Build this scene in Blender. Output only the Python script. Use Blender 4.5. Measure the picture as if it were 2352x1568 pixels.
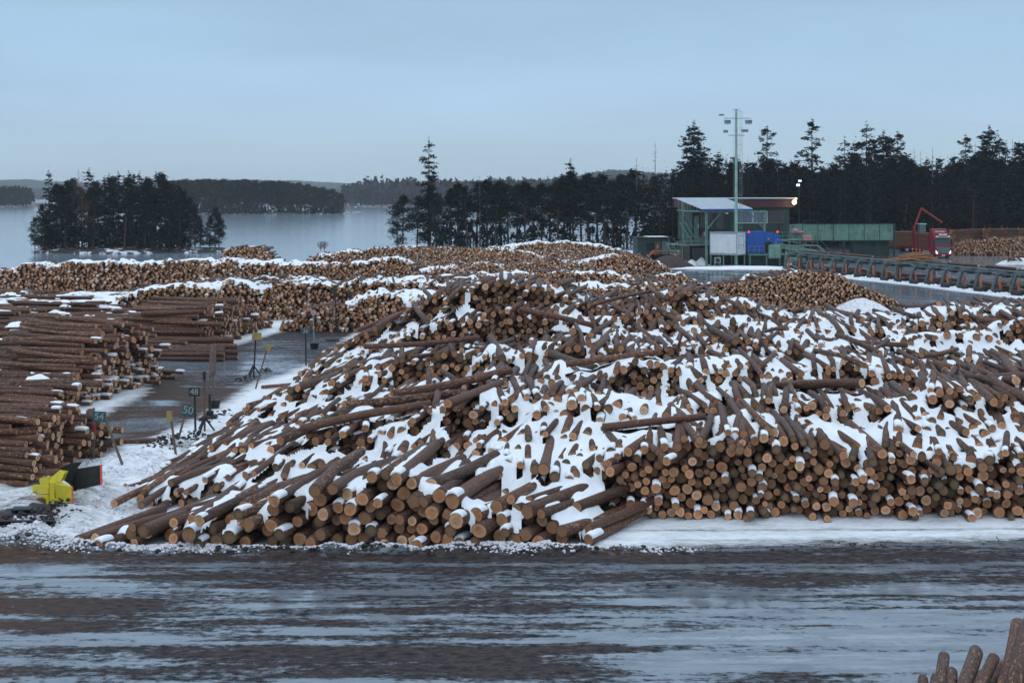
import bpy, math, random
import numpy as np
from mathutils import Vector, Matrix

# ------------------------------------------------------------------ scene basics
S = bpy.context.scene
for o in list(bpy.data.objects): bpy.data.objects.remove(o)
COL = S.collection
F = 3267.0          # focal length measured in the photo's 2352 px wide frame
CZ = 10.0           # camera height above the yard
rng = np.random.default_rng(7)
random.seed(7)

cd = bpy.data.cameras.new('camera'); cam = bpy.data.objects.new('camera', cd); COL.objects.link(cam)
cam.location = (0, 0, CZ); cam.rotation_euler = (math.radians(90), 0, 0)
cd.lens = 50.0; cd.sensor_width = 36.0; cd.shift_y = -0.1463
cd.clip_start = 0.5; cd.clip_end = 20000
S.camera = cam

W = bpy.data.worlds.new('World'); S.world = W; W.use_nodes = True
nt = W.node_tree; nt.nodes.clear()
N = nt.nodes.new; L = nt.links.new
out = N('ShaderNodeOutputWorld'); bg = N('ShaderNodeBackground'); L(bg.outputs[0], out.inputs[0])
bg.inputs[1].default_value = 1.0
sky = N('ShaderNodeTexSky'); sky.sky_type = 'NISHITA'; sky.sun_disc = False
SUN_EL, SUN_ROT = math.radians(18), math.radians(200)
sky.sun_elevation = SUN_EL; sky.sun_rotation = SUN_ROT
tc = N('ShaderNodeTexCoord'); sx = N('ShaderNodeSeparateXYZ'); L(tc.outputs['Generated'], sx.inputs[0])
cr = N('ShaderNodeValToRGB'); L(sx.outputs[2], cr.inputs[0])
el = cr.color_ramp.elements
el[0].position = 0.0; el[0].color = (0.41, 0.575, 0.70, 1)
el[1].position = 1.0; el[1].color = (0.90, 1.08, 1.28, 1)
for p, c in ((0.018, (0.405, 0.58, 0.72, 1)), (0.06, (0.375, 0.550, 0.765, 1)), (0.10, (0.350, 0.535, 0.740, 1)),
             (0.14, (0.325, 0.485, 0.670, 1)), (0.30, (0.62, 0.80, 1.02, 1))):
    e = el.new(p); e.color = c
# soft cloud banding of the overcast
mp = N('ShaderNodeMapping'); mp.inputs['Scale'].default_value = (2.2, 2.2, 11); L(tc.outputs['Generated'], mp.inputs[0])
nz = N('ShaderNodeTexNoise'); nz.inputs['Scale'].default_value = 1.7; nz.inputs['Detail'].default_value = 5
L(mp.outputs[0], nz.inputs[0])
mr = N('ShaderNodeMapRange'); mr.inputs[1].default_value = 0.3; mr.inputs[2].default_value = 0.7
mr.inputs[3].default_value = 0.90; mr.inputs[4].default_value = 1.06
L(nz.outputs[0], mr.inputs[0])
vm = N('ShaderNodeVectorMath'); vm.operation = 'SCALE'; L(cr.outputs[0], vm.inputs[0]); L(mr.outputs[0], vm.inputs['Scale'])
sk = N('ShaderNodeVectorMath'); sk.operation = 'SCALE'; sk.inputs['Scale'].default_value = 0.012; L(sky.outputs[0], sk.inputs[0])
ad = N('ShaderNodeVectorMath'); ad.operation = 'ADD'; L(vm.outputs[0], ad.inputs[0]); L(sk.outputs[0], ad.inputs[1])
L(ad.outputs[0], bg.inputs[0])

sl = bpy.data.lights.new('sun', 'SUN'); sl.energy = 0.5; sl.angle = math.radians(40); sl.color = (0.92, 0.95, 1.0)
so = bpy.data.objects.new('sun', sl); COL.objects.link(so)
so.rotation_euler = (math.radians(90) - math.radians(50), 0, math.radians(-25))

S.view_settings.view_transform = 'Standard'; S.view_settings.look = 'None'
S.view_settings.exposure = 0.0; S.view_settings.gamma = 1.0
S.render.engine = 'CYCLES'
S.cycles.max_bounces = 5; S.cycles.diffuse_bounces = 2; S.cycles.glossy_bounces = 2
S.cycles.transparent_max_bounces = 8; S.cycles.volume_bounces = 0
S.cycles.use_denoising = True

def G(x, y, z=0.0):
    d = (CZ - z) * F / (y - 440.0)
    return Vector(((x - 1176) * d / F, d, z))
def P(x, y, d):
    return Vector(((x - 1176) * d / F, d, CZ - (y - 440.0) * d / F))
def XD(x, d): return (x - 1176) * d / F

# ------------------------------------------------------------------ object helpers
def tag(o, label=None, cat=None, group=None, kind=None):
    if label: o['label'] = label
    if cat: o['category'] = cat
    if group: o['group'] = group
    if kind: o['kind'] = kind
    return o
def empty(name, loc, rz=0.0, label=None, cat=None, group=None):
    o = bpy.data.objects.new(name, None); COL.objects.link(o); o.location = loc; o.rotation_euler = (0, 0, rz)
    o.empty_display_size = 0.2
    return tag(o, label, cat, group)
def link_mesh(name, me, mats, parent=None, smooth=False):
    for m in (mats if isinstance(mats, (list, tuple)) else [mats]): me.materials.append(m)
    if smooth: me.polygons.foreach_set('use_smooth', np.ones(len(me.polygons), bool))
    o = bpy.data.objects.new(name, me); COL.objects.link(o)
    if parent: o.parent = parent
    return o
def np_mesh(name, v, loops, starts, midx=None, attrs=None):
    me = bpy.data.meshes.new(name)
    me.vertices.add(len(v)); me.vertices.foreach_set('co', np.ascontiguousarray(v, np.float32).ravel())
    me.loops.add(len(loops)); me.loops.foreach_set('vertex_index', np.ascontiguousarray(loops, np.int32))
    me.polygons.add(len(starts)); me.polygons.foreach_set('loop_start', np.ascontiguousarray(starts, np.int32))
    if midx is not None: me.polygons.foreach_set('material_index', np.ascontiguousarray(midx, np.int32))
    if attrs:
        for k, (t, dat) in attrs.items():
            a = me.attributes.new(k, t, 'POINT')
            a.data.foreach_set('vector' if t == 'FLOAT_VECTOR' else ('color' if t == 'FLOAT_COLOR' else 'value'),
                               np.ascontiguousarray(dat, np.float32).ravel())
    me.update(calc_edges=True)
    return me
class MB:
    def __init__(s): s.v = []; s.f = []
    def add(s, vs, fs):
        n = len(s.v); s.v += [tuple(p) for p in vs]; s.f += [tuple(i + n for i in f) for f in fs]; return s
    def box(s, c, size, rz=0.0, rx=0.0, ry=0.0):
        hx, hy, hz = size[0] / 2, size[1] / 2, size[2] / 2
        M = Matrix.Rotation(rz, 3, 'Z') @ Matrix.Rotation(ry, 3, 'Y') @ Matrix.Rotation(rx, 3, 'X'); c = Vector(c)
        vs = [c + M @ Vector((a * hx, b * hy, d * hz)) for a in (-1, 1) for b in (-1, 1) for d in (-1, 1)]
        return s.add(vs, [(0, 1, 3, 2), (4, 6, 7, 5), (0, 4, 5, 1), (2, 3, 7, 6), (0, 2, 6, 4), (1, 5, 7, 3)])
    def b2(s, x0, x1, y0, y1, z0, z1):
        return s.box(((x0 + x1) / 2, (y0 + y1) / 2, (z0 + z1) / 2), (x1 - x0, y1 - y0, z1 - z0))
    def beam(s, a, b, w, h=None):
        a, b = Vector(a), Vector(b); h = h or w; d = (b - a).normalized()
        up = Vector((0, 0, 1)) if abs(d.z) < 0.95 else Vector((0, 1, 0))
        x = d.cross(up).normalized(); y = x.cross(d).normalized()
        vs = [p + x * i * w / 2 + y * j * h / 2 for p in (a, b) for (i, j) in ((-1, -1), (1, -1), (1, 1), (-1, 1))]
        return s.add(vs, [(3, 2, 1, 0), (4, 5, 6, 7), (0, 1, 5, 4), (1, 2, 6, 5), (2, 3, 7, 6), (3, 0, 4, 7)])
    def tube(s, a, b, r0, r1=None, n=8):
        a, b = Vector(a), Vector(b); r1 = r0 if r1 is None else r1; d = (b - a).normalized()
        up = Vector((0, 0, 1)) if abs(d.z) < 0.95 else Vector((0, 1, 0))
        x = d.cross(up).normalized(); y = x.cross(d).normalized()
        vs = [p + x * (r * math.cos(k * 2 * math.pi / n)) + y * (r * math.sin(k * 2 * math.pi / n))
              for p, r in ((a, r0), (b, r1)) for k in range(n)]
        return s.add(vs, [tuple(range(n))[::-1], tuple(range(n, 2 * n))] + [(k, (k + 1) % n, n + (k + 1) % n, n + k) for k in range(n)])
    def prism(s, poly, x0, x1):       # polygon in (y,z), extruded in x
        n = len(poly); vs = [(x0, y, z) for y, z in poly] + [(x1, y, z) for y, z in poly]
        return s.add(vs, [tuple(range(n))[::-1], tuple(range(n, 2 * n))] + [(k, (k + 1) % n, n + (k + 1) % n, n + k) for k in range(n)])
    def prismz(s, poly, z0, z1):      # polygon in (x,y)
        n = len(poly); vs = [(x, y, z0) for x, y in poly] + [(x, y, z1) for x, y in poly]
        return s.add(vs, [tuple(range(n))[::-1], tuple(range(n, 2 * n))] + [(k, (k + 1) % n, n + (k + 1) % n, n + k) for k in range(n)])
    def prismy(s, poly, y0, y1):      # polygon in (x,z)
        n = len(poly); vs = [(x, y0, z) for x, z in poly] + [(x, y1, z) for x, z in poly]
        return s.add(vs, [tuple(range(n))[::-1], tuple(range(n, 2 * n))] + [(k, (k + 1) % n, n + (k + 1) % n, n + k) for k in range(n)])
    def build(s, name, mat, parent=None, smooth=False, bevel=0.0):
        me = bpy.data.meshes.new(name); me.from_pydata(s.v, [], s.f); me.validate()
        import bmesh
        bm = bmesh.new(); bm.from_mesh(me); bmesh.ops.recalc_face_normals(bm, faces=bm.faces)
        if bevel: bmesh.ops.bevel(bm, geom=list(bm.edges), offset=bevel, segments=1, affect='EDGES')
        bm.to_mesh(me); bm.free()
        return link_mesh(name, me, mat, parent, smooth)

_TB = {}
def vnoise(x, y, sc, seed):
    if seed not in _TB: _TB[seed] = np.random.default_rng(seed).random((257, 257))
    r = _TB[seed]
    xs, ys = x / sc + 1000.0, y / sc + 1000.0
    xi, yi = np.floor(xs).astype(int), np.floor(ys).astype(int); fx, fy = xs - xi, ys - yi
    fx = fx * fx * (3 - 2 * fx); fy = fy * fy * (3 - 2 * fy)
    g = lambda a, b: r[a % 257, b % 257]
    return (g(xi, yi) * (1 - fx) + g(xi + 1, yi) * fx) * (1 - fy) + (g(xi, yi + 1) * (1 - fx) + g(xi + 1, yi + 1) * fx) * fy
def fbm(x, y, sc, seed, oc=3):
    a = 0; w = 0
    for k in range(oc):
        a = a + vnoise(x, y, sc / 2 ** k, seed + k) * 0.5 ** k; w += 0.5 ** k
    return a / w

# ------------------------------------------------------------------ materials
def newmat(name):
    m = bpy.data.materials.new(name); m.use_nodes = True; t = m.node_tree
    b = t.nodes['Principled BSDF']
    return m, t, b
def nnode(t, typ, **kw):
    n = t.nodes.new(typ)
    for k, v in kw.items(): setattr(n, k, v)
    return n
def mixc(t, fac, a, b):
    n = t.nodes.new('ShaderNodeMix'); n.data_type = 'RGBA'
    for s_, val in ((0, fac), (6, a), (7, b)):
        if hasattr(val, 'links'): t.links.new(val, n.inputs[s_])
        elif isinstance(val, (int, float)): n.inputs[s_].default_value = val
        else: n.inputs[s_].default_value = (*val, 1)
    return n.outputs[2]
def noise(t, vec, scale, detail=3, rough=0.5, mapscale=None):
    if mapscale:
        m = t.nodes.new('ShaderNodeMapping'); m.inputs['Scale'].default_value = mapscale; t.links.new(vec, m.inputs[0]); vec = m.outputs[0]
    n = t.nodes.new('ShaderNodeTexNoise'); n.inputs['Scale'].default_value = scale; n.inputs['Detail'].default_value = detail
    n.inputs['Roughness'].default_value = rough; t.links.new(vec, n.inputs[0]); return n.outputs[0]
def rng_(t, v, a, b, c=0.0, d=1.0, smooth=False):
    n = t.nodes.new('ShaderNodeMapRange'); n.inputs[1].default_value = a; n.inputs[2].default_value = b
    n.inputs[3].default_value = c; n.inputs[4].default_value = d
    if smooth: n.interpolation_type = 'SMOOTHSTEP'
    t.links.new(v, n.inputs[0]); return n.outputs[0]
def mth(t, op, a, b=None):
    n = t.nodes.new('ShaderNodeMath'); n.operation = op
    for i, v in enumerate((a, b)):
        if v is None: continue
        if hasattr(v, 'links'): t.links.new(v, n.inputs[i])
        else: n.inputs[i].default_value = v
    return n.outputs[0]
def bump(t, b, h, strength=0.4, dist=0.05):
    n = t.nodes.new('ShaderNodeBump'); n.inputs['Strength'].default_value = strength; n.inputs['Distance'].default_value = dist
    t.links.new(h, n.inputs['Height']); t.links.new(n.outputs[0], b.inputs['Normal'])
def setin(t, sock, v):
    if hasattr(v, 'links'): t.links.new(v, sock)
    elif isinstance(v, (tuple, list)): sock.default_value = (*v, 1)
    else: sock.default_value = v

def simple(name, col, rough=0.6, metal=0.0, var=0.25, scale=3.0, dirt=None, spec=0.4, bmp=0.0):
    m, t, b = newmat(name); g = nnode(t, 'ShaderNodeNewGeometry').outputs['Position']
    n1 = noise(t, g, scale, 4, 0.6)
    dark = tuple(c * (1 - var) for c in col); lite = tuple(min(1, c * (1 + var)) for c in col)
    c = mixc(t, rng_(t, n1, 0.3, 0.7), dark, lite)
    if dirt:
        n2 = noise(t, g, scale * 0.6, 5, 0.7, (1, 1, 0.35)); c = mixc(t, rng_(t, n2, 0.5, 0.72), c, dirt)
    setin(t, b.inputs['Base Color'], c); b.inputs['Roughness'].default_value = rough; b.inputs['Metallic'].default_value = metal
    b.inputs['Specular IOR Level'].default_value = spec
    if bmp: bump(t, b, n1, bmp, 0.03)
    return m
def emit(name, col, s):
    m, t, b = newmat(name); b.inputs['Base Color'].default_value = (*col, 1)
    b.inputs['Emission Color'].default_value = (*col, 1); b.inputs['Emission Strength'].default_value = s; return m

# log bark / cut ends ('tone' r,g,b = randoms per log; 'lc' = along, y, z in metres; 'rad' 0 centre .. 1 rim)
mBARK, t, b = newmat('bark')
at = nnode(t, 'ShaderNodeAttribute', attribute_name='tone'); lc = nnode(t, 'ShaderNodeAttribute', attribute_name='lc').outputs['Vector']
sp = nnode(t, 'ShaderNodeSeparateColor'); t.links.new(at.outputs['Color'], sp.inputs[0])
base = mixc(t, sp.outputs[0], (0.028, 0.016, 0.014), (0.120, 0.054, 0.036))
base = mixc(t, rng_(t, sp.outputs[1], 0.62, 1.0, 0, 0.6), base, (0.060, 0.062, 0.050))
nb = noise(t, lc, 6, 5, 0.7, (1, 3, 3)); base = mixc(t, rng_(t, nb, 0.40, 0.62, 0, 0.75), base, (0.16, 0.080, 0.052))
nf = noise(t, lc, 9, 3, 0.6, (0.8, 2, 2))
thr = mth(t, 'ADD', mth(t, 'MULTIPLY', sp.outputs[2], -0.12), 0.665)
fl = rng_(t, mth(t, 'SUBTRACT', nf, thr), 0.0, 0.03); base = mixc(t, fl, base, (0.36, 0.17, 0.08))
nl = noise(t, lc, 3.1, 4, 0.7); base = mixc(t, rng_(t, nl, 0.6, 0.68, 0, 0.4), base, (0.10, 0.105, 0.085))
setin(t, b.inputs['Base Color'], base); b.inputs['Roughness'].default_value = 0.62; b.inputs['Specular IOR Level'].default_value = 0.28
bump(t, b, nb, 1.0, 0.04)
mEND, t, b = newmat('cut_end')
at = nnode(t, 'ShaderNodeAttribute', attribute_name='tone'); lc = nnode(t, 'ShaderNodeAttribute', attribute_name='lc').outputs['Vector']
rad = nnode(t, 'ShaderNodeAttribute', attribute_name='rad').outputs['Fac']
sp = nnode(t, 'ShaderNodeSeparateColor'); t.links.new(at.outputs['Color'], sp.inputs[0])
rp = nnode(t, 'ShaderNodeValToRGB'); t.links.new(sp.outputs[1], rp.inputs[0]); e = rp.color_ramp.elements
e[0].position = 0; e[0].color = (0.72, 0.45, 0.275, 1); e[1].position = 1; e[1].color = (0.085, 0.095, 0.065, 1)
for p_, c_ in ((0.22, (0.60, 0.29, 0.145)), (0.45, (0.40, 0.20, 0.105)), (0.70, (0.22, 0.135, 0.078)), (0.86, (0.14, 0.105, 0.062))):
    q = e.new(p_); q.color = (*c_, 1)
c = rp.outputs[0]
ringn = noise(t, lc, 5, 2); rr = mth(t, 'ADD', mth(t, 'MULTIPLY', rad, 1.0), mth(t, 'MULTIPLY', ringn, 0.25))
c = mixc(t, rng_(t, rr, 0.55, 0.8, 0.45, 0.0), c, (0.36, 0.15, 0.06))
wv = mth(t, 'SINE', mth(t, 'MULTIPLY', rr, 42.0)); c = mixc(t, rng_(t, wv, -1, 1, 0, 0.16), c, (0.10, 0.05, 0.025))
nd = noise(t, lc, 7, 4, 0.6); c = mixc(t, rng_(t, nd, 0.52, 0.72, 0, 0.6), c, (0.15, 0.095, 0.06))
c = mixc(t, rng_(t, rad, 0.90, 0.96), c, (0.06, 0.04, 0.032))
setin(t, b.inputs['Base Color'], c); b.inputs['Roughness'].default_value = 0.8; b.inputs['Specular IOR Level'].default_value = 0.2

mSNOW, t, b = newmat('snow')
g = nnode(t, 'ShaderNodeNewGeometry').outputs['Position']
sn = noise(t, g, 6, 5, 0.6); sd = noise(t, g, 22, 3, 0.7); big = noise(t, g, 0.7, 3)
c = mixc(t, rng_(t, sn, 0.3, 0.7), (0.80, 0.82, 0.85), (0.90, 0.91, 0.92))
c = mixc(t, mth(t, 'MULTIPLY', rng_(t, sd, 0.66, 0.72), rng_(t, big, 0.42, 0.65)), c, (0.20, 0.15, 0.12))
setin(t, b.inputs['Base Color'], c); b.inputs['Roughness'].default_value = 0.85; b.inputs['Specular IOR Level'].default_value = 0.2
bump(t, b, sn, 0.35, 0.04)
mDIRTY, t, b = newmat('dirty_snow')
g = nnode(t, 'ShaderNodeNewGeometry').outputs['Position']
n1 = noise(t, g, 4.5, 8, 0.85); c = mixc(t, rng_(t, n1, 0.52, 0.66), (0.76, 0.74, 0.77), (0.09, 0.08, 0.078))
setin(t, b.inputs['Base Color'], c); b.inputs['Roughness'].default_value = 0.8; bump(t, b, n1, 0.6, 0.06)
mDIRT = simple('dark_dirt', (0.035, 0.028, 0.025), 0.75, var=0.6, scale=9, bmp=0.8)

# ground: 'reg' r = snow 0 .. mud 1, g = brown litter, b = front road streaks
mGR, t, b = newmat('yard_ground')
g = nnode(t, 'ShaderNodeNewGeometry').outputs['Position']
at = nnode(t, 'ShaderNodeAttribute', attribute_name='reg'); sp = nnode(t, 'ShaderNodeSeparateColor'); t.links.new(at.outputs['Color'], sp.inputs[0])
nA = noise(t, g, 1.6, 6, 0.72, (0.45, 1, 1)); nF = noise(t, g, 7.0, 5, 0.75, (0.5, 1, 1))
mask = mth(t, 'ADD', sp.outputs[0], mth(t, 'ADD', mth(t, 'MULTIPLY', mth(t, 'SUBTRACT', nA, 0.5), 1.1), mth(t, 'MULTIPLY', mth(t, 'SUBTRACT', nF, 0.5), 0.9)))
mud = rng_(t, mask, 0.42, 0.60)
# film: water/slush film (1) against bare mud (0), painted as wheel ruts and puddles of the road itself
film = nnode(t, 'ShaderNodeAttribute', attribute_name='film').outputs['Fac']
nS2 = noise(t, g, 2.0, 5, 0.7, (0.22, 1.1, 1)); nfine = noise(t, g, 5.6, 5, 0.75, (0.6, 1.0, 1)); nmid = noise(t, g, 1.0, 5, 0.65, (0.10, 1.4, 1))
st = mth(t, 'ADD', film, mth(t, 'ADD', mth(t, 'MULTIPLY', mth(t, 'SUBTRACT', nfine, 0.5), 2.6), mth(t, 'ADD', mth(t, 'MULTIPLY', mth(t, 'SUBTRACT', nS2, 0.5), 2.2), mth(t, 'MULTIPLY', mth(t, 'SUBTRACT', nmid, 0.5), 1.6))))
wet = rng_(t, st, -0.16, 0.24)
dirtg = mixc(t, rng_(t, nfine, 0.35, 0.6), (0.010, 0.009, 0.011), (0.074, 0.060, 0.056))
brownc = mixc(t, rng_(t, nF, 0.3, 0.7), (0.040, 0.024, 0.019), (0.115, 0.066, 0.047))
nbr = noise(t, g, 0.35, 4, 0.6, (0.5, 1, 1)); gg = mth(t, 'ADD', sp.outputs[1], rng_(t, nbr, 0.56, 0.68, 0, 0.5))
dirtc = mixc(t, gg, dirtg, brownc)
slush = mixc(t, rng_(t, nS2, 0.35, 0.65), (0.085, 0.104, 0.125), (0.185, 0.215, 0.245))
mcf = mixc(t, wet, dirtc, slush); ice = rng_(t, st, 0.75, 1.25, 0, 0.8)
mcf = mixc(t, mth(t, 'MULTIPLY', ice, rng_(t, nmid, 0.45, 0.62)), mcf, (0.30, 0.33, 0.36))
sdirt = mixc(t, rng_(t, mask, 0.02, 0.42, 0, 0.75), (0.84, 0.86, 0.88), (0.33, 0.31, 0.30))
fin = mixc(t, mud, sdirt, mcf); setin(t, b.inputs['Base Color'], fin)
ro = rng_(t, st, -0.05, 0.35, 0.62, 0.10)
rmix = t.nodes.new('ShaderNodeMix'); rmix.data_type = 'FLOAT'; t.links.new(mud, rmix.inputs[0]); rmix.inputs[2].default_value = 0.85; t.links.new(ro, rmix.inputs[3])
t.links.new(rmix.outputs[0], b.inputs['Roughness']); b.inputs['IOR'].default_value = 1.36
hb = mth(t, 'ADD', mth(t, 'MULTIPLY', mth(t, 'MULTIPLY', mth(t, 'SUBTRACT', 1.0, wet), nfine), 1.2), mth(t, 'MULTIPLY', mth(t, 'MULTIPLY', mth(t, 'SUBTRACT', 1.0, mud), nF), 0.25)); bump(t, b, hb, 0.7, 0.06); setin(t, b.inputs['Specular IOR Level'], rng_(t, st, -0.05, 0.3, 0.10, 0.55))

mWATER, t, b = newmat('lake_water')
g = nnode(t, 'ShaderNodeNewGeometry').outputs['Position']
b.inputs['Base Color'].default_value = (0.20, 0.25, 0.30, 1); b.inputs['Roughness'].default_value = 0.12; b.inputs['IOR'].default_value = 1.33
n1 = noise(t, g, 0.55, 5, 0.7, (1, 1, 1)); bump(t, b, n1, 0.07, 0.25)

def foliage(name, col, var=0.5):
    m, t, b = newmat(name); g = nnode(t, 'ShaderNodeNewGeometry').outputs['Position']; oi = nnode(t, 'ShaderNodeObjectInfo').outputs['Random']
    n = noise(t, g, 0.9, 3); k = mth(t, 'ADD', mth(t, 'MULTIPLY', n, 0.7), mth(t, 'MULTIPLY', oi, 0.3))
    setin(t, b.inputs['Base Color'], mixc(t, rng_(t, k, 0.25, 0.7), tuple(c * (1 - var) for c in col), tuple(c * (1 + var) for c in col)))
    b.inputs['Roughness'].default_value = 0.8; b.inputs['Specular IOR Level'].default_value = 0.1; return m
mSPR = foliage('spruce_needles', (0.007, 0.014, 0.0135)); mPIN = foliage('pine_needles', (0.009, 0.018, 0.0145))
mRUST = foliage('rusty_twigs', (0.10, 0.060, 0.040)); mTRK = simple('trunk_bark', (0.030, 0.021, 0.019), 0.85, var=0.4, scale=2)
mPTRK = simple('pine_trunk_bark', (0.045, 0.027, 0.023), 0.85, var=0.4, scale=2)
mTWIG = simple('bare_twigs', (0.14, 0.115, 0.105), 0.8); mBIR = simple('birch_bark', (0.34, 0.32, 0.31), 0.8)

mGRN = simple('green_paint', (0.125, 0.235, 0.185), 0.5, dirt=(0.05, 0.085, 0.07), scale=1.6)
mGRND = simple('dark_green_paint', (0.016, 0.040, 0.032), 0.6, dirt=(0.008, 0.016, 0.014), scale=1.0)
mMAST = simple('mast_green', (0.24, 0.39, 0.33), 0.5, dirt=(0.10, 0.17, 0.15), scale=1.2)
mMAR = simple('maroon_cladding', (0.060, 0.012, 0.016), 0.6, var=0.3)
mWHT = simple('white_panel', (0.56, 0.60, 0.62), 0.55, var=0.06, scale=1.5, dirt=(0.42, 0.45, 0.46))
mROOF = simple('frosted_metal_roof', (0.50, 0.55, 0.60), 0.35, metal=0.0, var=0.12, scale=1.0)
mBLUE = simple('blue_panel', (0.010, 0.075, 0.33), 0.45, var=0.15)
mGREY = simple('galvanised', (0.24, 0.27, 0.29), 0.45, metal=0.3)
mGG = simple('grey_green_steel', (0.10, 0.14, 0.145), 0.5, dirt=(0.05, 0.06, 0.06))
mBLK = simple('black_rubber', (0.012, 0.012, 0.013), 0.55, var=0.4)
mRST = simple('rusty_orange_steel', (0.34, 0.085, 0.025), 0.6, dirt=(0.10, 0.03, 0.02), scale=2)
mRSB = simple('rusty_brown_steel', (0.16, 0.065, 0.035), 0.6, dirt=(0.05, 0.03, 0.02), scale=2)
mYEL = simple('yellow_paint', (0.62, 0.50, 0.015), 0.42, var=0.08, scale=2, dirt=(0.50, 0.42, 0.03))
mORG = simple('orange_edge', (0.75, 0.11, 0.04), 0.5, var=0.1)
mRED = simple('red_paint', (0.20, 0.012, 0.020), 0.35, var=0.12); mREDB = simple('bright_red_paint', (0.28, 0.022, 0.024), 0.45)
mGLS = simple('dark_glass', (0.018, 0.026, 0.032), 0.08, var=0.3, spec=0.6)
mGLB = simple('pale_window', (0.10, 0.13, 0.155), 0.2, var=0.3)
mCHR = simple('chrome', (0.45, 0.48, 0.5), 0.25, metal=0.8)
mWOOD = simple('weathered_wood', (0.13, 0.095, 0.075), 0.8, var=0.35, scale=5)
mSBLU = simple('teal_board', (0.025, 0.075, 0.095), 0.55); mSYEL = simple('ochre_board', (0.27, 0.205, 0.07), 0.6)
mSDRK = simple('dark_board', (0.012, 0.022, 0.028), 0.55); mPINK = simple('faded_pink_board', (0.33, 0.25, 0.25), 0.7)
mLET = simple('cream_lettering', (0.30, 0.30, 0.23), 0.6, var=0.1); mWLET = simple('white_lettering', (0.75, 0.72, 0.72), 0.5, var=0.05)
mSACK = simple('brown_sacking', (0.15, 0.10, 0.085), 0.85, var=0.3)
mBARKP = simple('bark_litter', (0.060, 0.040, 0.034), 0.85, var=0.6, scale=7, bmp=1.0)
mPINKM = simple('faded_pink_paint', (0.42, 0.20, 0.21), 0.6)
mHEAD = emit('headlight_glow', (0.95, 0.97, 1.0), 1.6); mLAMP = emit('floodlight_glow', (1.0, 0.86, 0.55), 1.8)
mLAMPW = emit('distant_lamp_glow', (0.9, 0.92, 1.0), 1.2); mREDL = emit('red_beacon_glow', (1.0, 0.03, 0.03), 3); mWARM = emit('warm_tube_glow', (0.9, 0.75, 0.3), 0.55)
mPALE = emit('amber_marker', (1.0, 0.25, 0.05), 1.5)

# ------------------------------------------------------------------ terrain
def inpoly(px, py, poly):
    c = np.zeros(px.shape, bool); n = len(poly); j = n - 1
    for i in range(n):
        xi, yi = poly[i]; xj, yj = poly[j]
        c ^= ((yi > py) != (yj > py)) & (px < (xj - xi) * (py - yi) / (yj - yi + 1e-9) + xi); j = i
    return c
def polydist(px, py, poly):      # signed distance, positive inside
    dmin = np.full(px.shape, 1e9); n = len(poly)
    for i in range(n):
        ax, ay = poly[i]; bx, by = poly[(i + 1) % n]; ex, ey = bx - ax, by - ay
        t_ = np.clip(((px - ax) * ex + (py - ay) * ey) / (ex * ex + ey * ey + 1e-9), 0, 1)
        dmin = np.minimum(dmin, np.hypot(px - ax - t_ * ex, py - ay - t_ * ey))
    return np.where(inpoly(px, py, poly), dmin, -dmin)
def gp(pts): return [tuple(G(x, y)[:2]) for x, y in pts]
road_left = gp([(215, 1000), (240, 955), (345, 905), (352, 872), (285, 815), (440, 811), (560, 790), (640, 765), (700, 752), (790, 743), (838, 748),
                (790, 775), (760, 800), (745, 822), (640, 858), (560, 885), (500, 930), (430, 975), (350, 1012), (250, 1028), (200, 1060)])
road_right = [tuple(G(1528, 618)[:2]), tuple(G(1800, 622)[:2]), tuple(G(1850, 629)[:2]), tuple(G(1947, 642)[:2]), tuple(G(2100, 658)[:2]), tuple(G(2352, 690)[:2]), tuple(G(2440, 702)[:2]), tuple(G(2420, 735)[:2]),
              tuple(G(2060, 716)[:2]), tuple(G(1700, 712)[:2]), tuple(G(1500, 660)[:2])]
yard_back = gp([(1800, 572), (2800, 572), (2800, 690), (2420, 678), (2352, 668), (1850, 612)])
def grade(v, lo, hi): return np.clip((v - lo) / (hi - lo), 0, 1)
def shore(X): return np.interp(X, [-300, -60, -40, -25, -12, 25, 45, 60, 400], [150, 162, 180, 225, 262, 272, 300, 700, 900])
def ground_h(X, Y):
    z = (fbm(X, Y, 3.0, 11) - 0.5) * 0.10 * grade(Y, 44, 50) + (fbm(X, Y, 1.2, 15) - 0.5) * 0.03
    edge = 39.55 + 0.25 * (vnoise(X, Y * 0, 2.2, 5) - 0.5) * 2
    lump = np.exp(-((Y - edge) / 0.30) ** 2) * grade(-X, -5.5, -2) * (0.02 + 0.30 * fbm(X, Y, 0.5, 21, 4))
    bank = np.exp(-(((X + 13.6) / 1.3) ** 2)) * grade(Y, 38.8, 40.2) * grade(-Y, -72, -56) * 0.30 * (0.4 + fbm(X, Y, 1.6, 8))
    rough = grade(-X, 11.5, 13) * grade(Y, 39.2, 40.5) * grade(-Y, -56, -50) * (fbm(X, Y, .9, 31, 5) - 0.35) * 0.75
    lump2 = grade(-X, 13, 15) * np.exp(-((Y - edge - 0.5) / 0.9) ** 2) * 0.20
    z = z + lump + bank + np.maximum(rough, -0.03) + lump2
    back = grade(Y, shore(X) - 14, shore(X) + 10); return z * (1 - back) - back * 3.2
xs = np.concatenate([np.linspace(-900, -60, 60, endpoint=False), np.linspace(-60, -24, 90, endpoint=False), np.arange(-24, 24, 0.10), np.linspace(24, 70, 130, endpoint=False), np.linspace(70, 900, 60)])
ys = np.concatenate([np.linspace(-60, 22, 20, endpoint=False), np.arange(22, 28, 0.3), np.arange(28, 38, 0.07), np.arange(38, 56, 0.10), np.arange(56, 90, 0.3), np.linspace(90, 330, 220, endpoint=False), np.linspace(330, 1100, 30)])
GX, GY = np.meshgrid(xs, ys, indexing='ij'); GZ = ground_h(GX, GY)
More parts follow.
